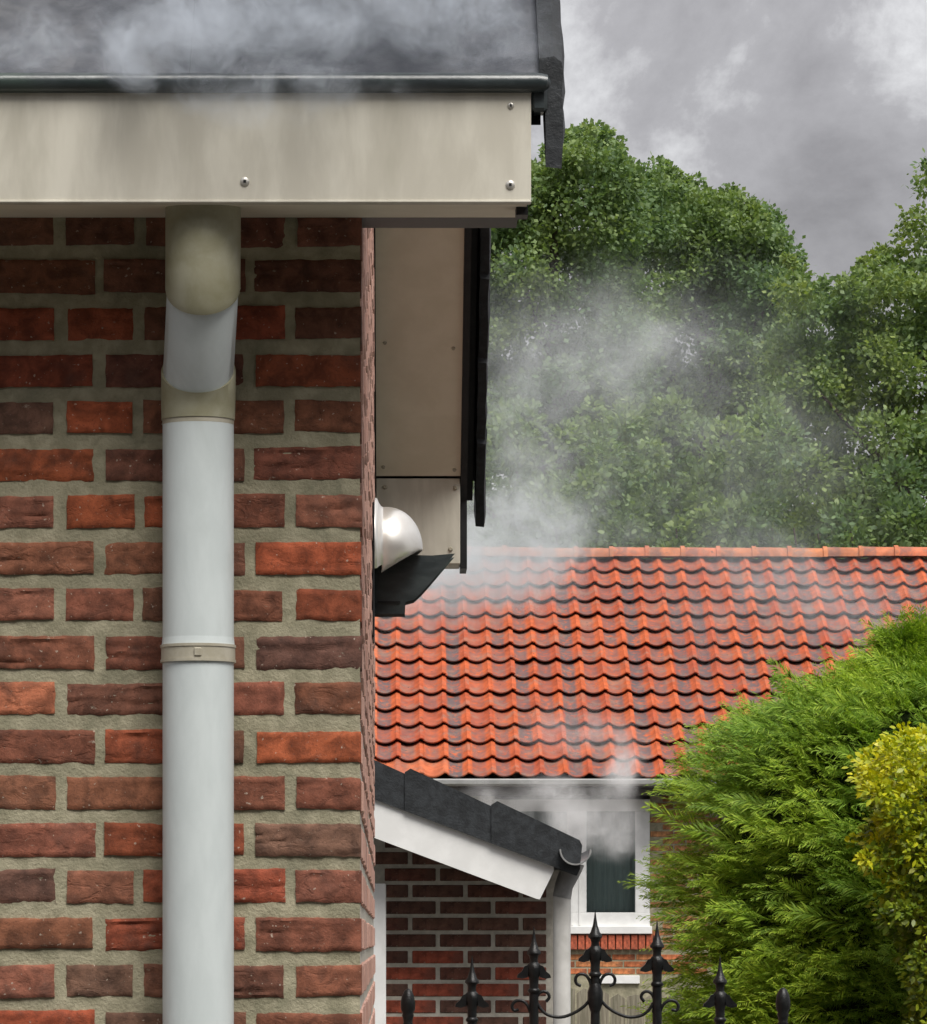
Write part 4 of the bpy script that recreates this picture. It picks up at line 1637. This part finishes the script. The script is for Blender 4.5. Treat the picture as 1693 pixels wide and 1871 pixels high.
# ---- golden shrub
YS = 10.9
ks = YS / F
gs = thing('golden_shrub', 'yellow-green leafy shrub at the corner below the feathery conifer', 'shrub', (P(1760, 0, YS).x, YS, 0))
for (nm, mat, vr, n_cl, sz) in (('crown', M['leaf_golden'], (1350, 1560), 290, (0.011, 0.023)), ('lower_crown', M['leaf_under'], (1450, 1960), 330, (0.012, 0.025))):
    Cs, Ds, Ns_ = [], [], []
    for i in range(n_cl):
        v = rng.uniform(*vr)
        ul = np.interp(v, [1330, 1360, 1420, 1480, 1560, 1640, 1700, 1871], [1655, 1600, 1575, 1578, 1592, 1612, 1632, 1655])
        u = ul + 14 + rng.uniform(0, 1) ** 1.25 * 320
        if nm == 'crown':
            v = max(v, 1336 + 60 * max(0.0, 1 - (u - 1570) / 70) ** 2 + 14 * math.sin(u / 17.0) + rng.uniform(0, 30))
            if rng.random() < 0.22:
                v += rng.uniform(20, 130)
        u += 22 * math.sin(v / 23.0) * (1 if u < 1640 else 0)
        r_ = rng.uniform(12, 32)
        c = np.array(P(u, v, YS + rng.uniform(-0.05, 0.35)))
        n = int(rng.uniform(34, 60))
        d = rand_dirs(n, 0.5)
        Cs.append(c + d * r_ * ks * rng.uniform(0.4, 1.1, size=(n, 1)))
        Ds.append(norm(d + np.array([-0.25, -0.3, 0.1]) + rng.normal(size=(n, 3)) * 0.45))
    C, D = np.concatenate(Cs), np.concatenate(Ds)
    Ls = rng.uniform(sz[0], sz[1], len(C))
    S = norm(np.cross(D, norm(np.array([[0.0, -0.6, 0.8]]) + rng.normal(size=(len(C), 3)) * 0.5)))
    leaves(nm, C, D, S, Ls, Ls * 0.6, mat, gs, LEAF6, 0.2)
br = MB()
bx0 = P(1760, 0, YS).x
for i in range(22):
    tip = P(rng.uniform(1600, 1880), rng.uniform(1370, 1750), YS + rng.uniform(0, 0.3))
    b0 = Vector((bx0 + rng.uniform(-0.05, 0.05), YS + 0.15, 0))
    br.tube([b0, b0.lerp(tip, 0.6) + Vector((0.05, 0.03, 0.05)), tip], [0.012, 0.008, 0.002], 6)
br.build('trunk', M['bark'], gs)


# ================================================================== SMOKE
def smoke(name, label, x, y, z, blobs, dens, nscale, warp, lo, hi, color, step, asp=(1, 1, 1)):
    o = MB().box(x[0], x[1], y[0], y[1], z[0], z[1]).build(name, None)
    tag(o, label, 'smoke', None, 'stuff')
    m = bpy.data.materials.new(name)
    m.use_nodes = True
    t = m.node_tree
    t.nodes.clear()
    om = t.nodes.new('ShaderNodeOutputMaterial')
    pv = t.nodes.new('ShaderNodeVolumePrincipled')
    pv.inputs['Color'].default_value = (*color, 1)
    pv.inputs['Anisotropy'].default_value = 0.1
    t.links.new(pv.outputs[0], om.inputs['Volume'])
    tcn = t.nodes.new('ShaderNodeTexCoord')
    # domain warp gives the curls
    w1 = nd(t, 'ShaderNodeTexNoise', Scale=nscale * 0.55, Detail=3.0, Roughness=0.55)
    t.links.new(tcn.outputs['Object'], w1.inputs['Vector'])
    sb_ = nd(t, 'ShaderNodeVectorMath', operation='SUBTRACT')
    t.links.new(w1.outputs['Color'], sb_.inputs[0])
    sb_.inputs[1].default_value = (0.5, 0.5, 0.5)
    scv = nd(t, 'ShaderNodeVectorMath', operation='SCALE')
    t.links.new(sb_.outputs[0], scv.inputs[0])
    scv.inputs['Scale'].default_value = warp
    ad = nd(t, 'ShaderNodeVectorMath', operation='ADD')
    t.links.new(tcn.outputs['Object'], ad.inputs[0])
    t.links.new(scv.outputs[0], ad.inputs[1])
    pw = ad.outputs[0]
    total = None
    for (c, rad, amp) in blobs:
        s1 = nd(t, 'ShaderNodeVectorMath', operation='SUBTRACT')
        t.links.new(pw, s1.inputs[0])
        s1.inputs[1].default_value = tuple(c)
        s2 = nd(t, 'ShaderNodeVectorMath', operation='MULTIPLY')
        t.links.new(s1.outputs[0], s2.inputs[0])
        s2.inputs[1].default_value = tuple(1.0 / q for q in rad)
        s3 = nd(t, 'ShaderNodeVectorMath', operation='LENGTH')
        t.links.new(s2.outputs[0], s3.inputs[0])
        f = mrange(t, s3.outputs['Value'], 1.0, 0.15, 0.0, amp)
        if total is None:
            total = f
        else:
            a_ = nd(t, 'ShaderNodeMath', operation='ADD')
            t.links.new(total, a_.inputs[0])
            t.links.new(f, a_.inputs[1])
            total = a_.outputs[0]
    mpn = t.nodes.new('ShaderNodeMapping')
    mpn.inputs['Scale'].default_value = asp
    t.links.new(pw, mpn.inputs['Vector'])
    n2 = nd(t, 'ShaderNodeTexNoise', Scale=nscale, Detail=5.0, Roughness=0.6, Distortion=0.6)
    t.links.new(mpn.outputs[0], n2.inputs['Vector'])
    g0 = mrange(t, n2.outputs['Fac'], lo, hi, 0.05, 1.0)
    # thin curling sheets inside the puffs
    n4 = nd(t, 'ShaderNodeTexNoise', Scale=nscale * 1.15, Detail=4.0, Roughness=0.62, Distortion=1.3)
    t.links.new(mpn.outputs[0], n4.inputs['Vector'])
    rs_ = nd(t, 'ShaderNodeMath', operation='SUBTRACT')
    t.links.new(n4.outputs['Fac'], rs_.inputs[0])
    rs_.inputs[1].default_value = 0.5
    ra = nd(t, 'ShaderNodeMath', operation='ABSOLUTE')
    t.links.new(rs_.outputs[0], ra.inputs[0])
    ridge = mrange(t, ra.outputs[0], 0.085, 0.0, 0.38, 1.5)
    gm_ = nd(t, 'ShaderNodeMath', operation='MULTIPLY')
    t.links.new(g0, gm_.inputs[0])
    t.links.new(ridge, gm_.inputs[1])
    g_ = gm_.outputs[0]
    mu = nd(t, 'ShaderNodeMath', operation='MULTIPLY')
    t.links.new(total, mu.inputs[0])
    t.links.new(g_, mu.inputs[1])
    mu2 = nd(t, 'ShaderNodeMath', operation='MULTIPLY')
    t.links.new(mu.outputs[0], mu2.inputs[0])
    mu2.inputs[1].default_value = dens
    t.links.new(mu2.outputs[0], pv.inputs['Density'])
    o.data.materials.append(m)
    o.visible_shadow = True
    try:
        m.cycles.volume_step_rate = step * 2.0
    except Exception:
        pass
    return o


def blob(u, v, Y, ru, rv, ry, amp):
    return (P(u, v, Y), (ru * Y / F, ry, rv * Y / F), amp)


smoke('smoke', 'blue-grey smoke curling over the dark roof and eaves of the brick house', (-1.1, 0.40), (7.44, 8.2), (2.93, 3.72),
      [blob(330, 60, 7.66, 200, 105, 0.22, 1.3), blob(560, 20, 7.69, 260, 140, 0.22, 1.1), blob(260, 100, 7.64, 110, 60, 0.16, 1.2),
       blob(760, -10, 7.72, 260, 150, 0.2, 0.8), blob(520, 165, 7.60, 320, 75, 0.07, 0.45), blob(900, 50, 7.72, 160, 110, 0.14, 0.4), blob(60, 90, 7.66, 130, 60, 0.16, 0.55),
       blob(640, -160, 7.84, 700, 200, 0.3, 0.9), blob(-300, 20, 7.74, 300, 140, 0.25, 0.8)],
      17.0, 11.0, 0.20, 0.42, 0.60, (0.80, 0.86, 0.94), 1.0)
smoke('smoke', 'pale smoke billowing up past the gable in front of the trees', (-0.35, 2.6), (16.6, 20.4), (2.72, 5.5),
      [blob(920, 1000, 18.2, 180, 115, 0.9, 4.4), blob(845, 1062, 18.0, 210, 66, 0.7, 6.0), blob(975, 890, 18.3, 180, 150, 0.9, 1.1), blob(930, 720, 18.4, 190, 260, 0.9, 0.42),
       blob(1060, 650, 18.6, 300, 190, 1.0, 0.42), blob(1200, 640, 18.7, 180, 140, 0.9, 0.24), blob(750, 1088, 18.0, 140, 50, 0.6, 2.8), blob(1290, 800, 18.8, 470, 400, 1.0, 0.19), blob(1480, 1090, 18.6, 380, 130, 0.8, 0.40),
       blob(1120, 965, 18.6, 260, 90, 0.8, 0.22)],
      1.55, 3.0, 0.85, 0.40, 0.60, (0.92, 0.955, 0.965), 1.0)
smoke('smoke', 'thin steam wisps drifting before the white window', (0.4, 2.6), (30.5, 35.5), (2.05, 4.1),
      [blob(1050, 1500, 33, 85, 60, 0.8, 1.1), blob(1115, 1500, 33, 70, 85, 0.8, 0.9), blob(1140, 1400, 33, 42, 90, 0.7, 0.8), blob(1010, 1455, 33, 95, 50, 0.7, 0.7),
       blob(1040, 1340, 33, 120, 60, 0.7, 0.3), blob(900, 1470, 33, 90, 50, 0.7, 0.4)],
      3.4, 3.4, 0.35, 0.39, 0.60, (0.97, 0.965, 0.955), 1.0)

for o in bpy.data.objects:
    if '_w' in o.keys():
        del o['_w']
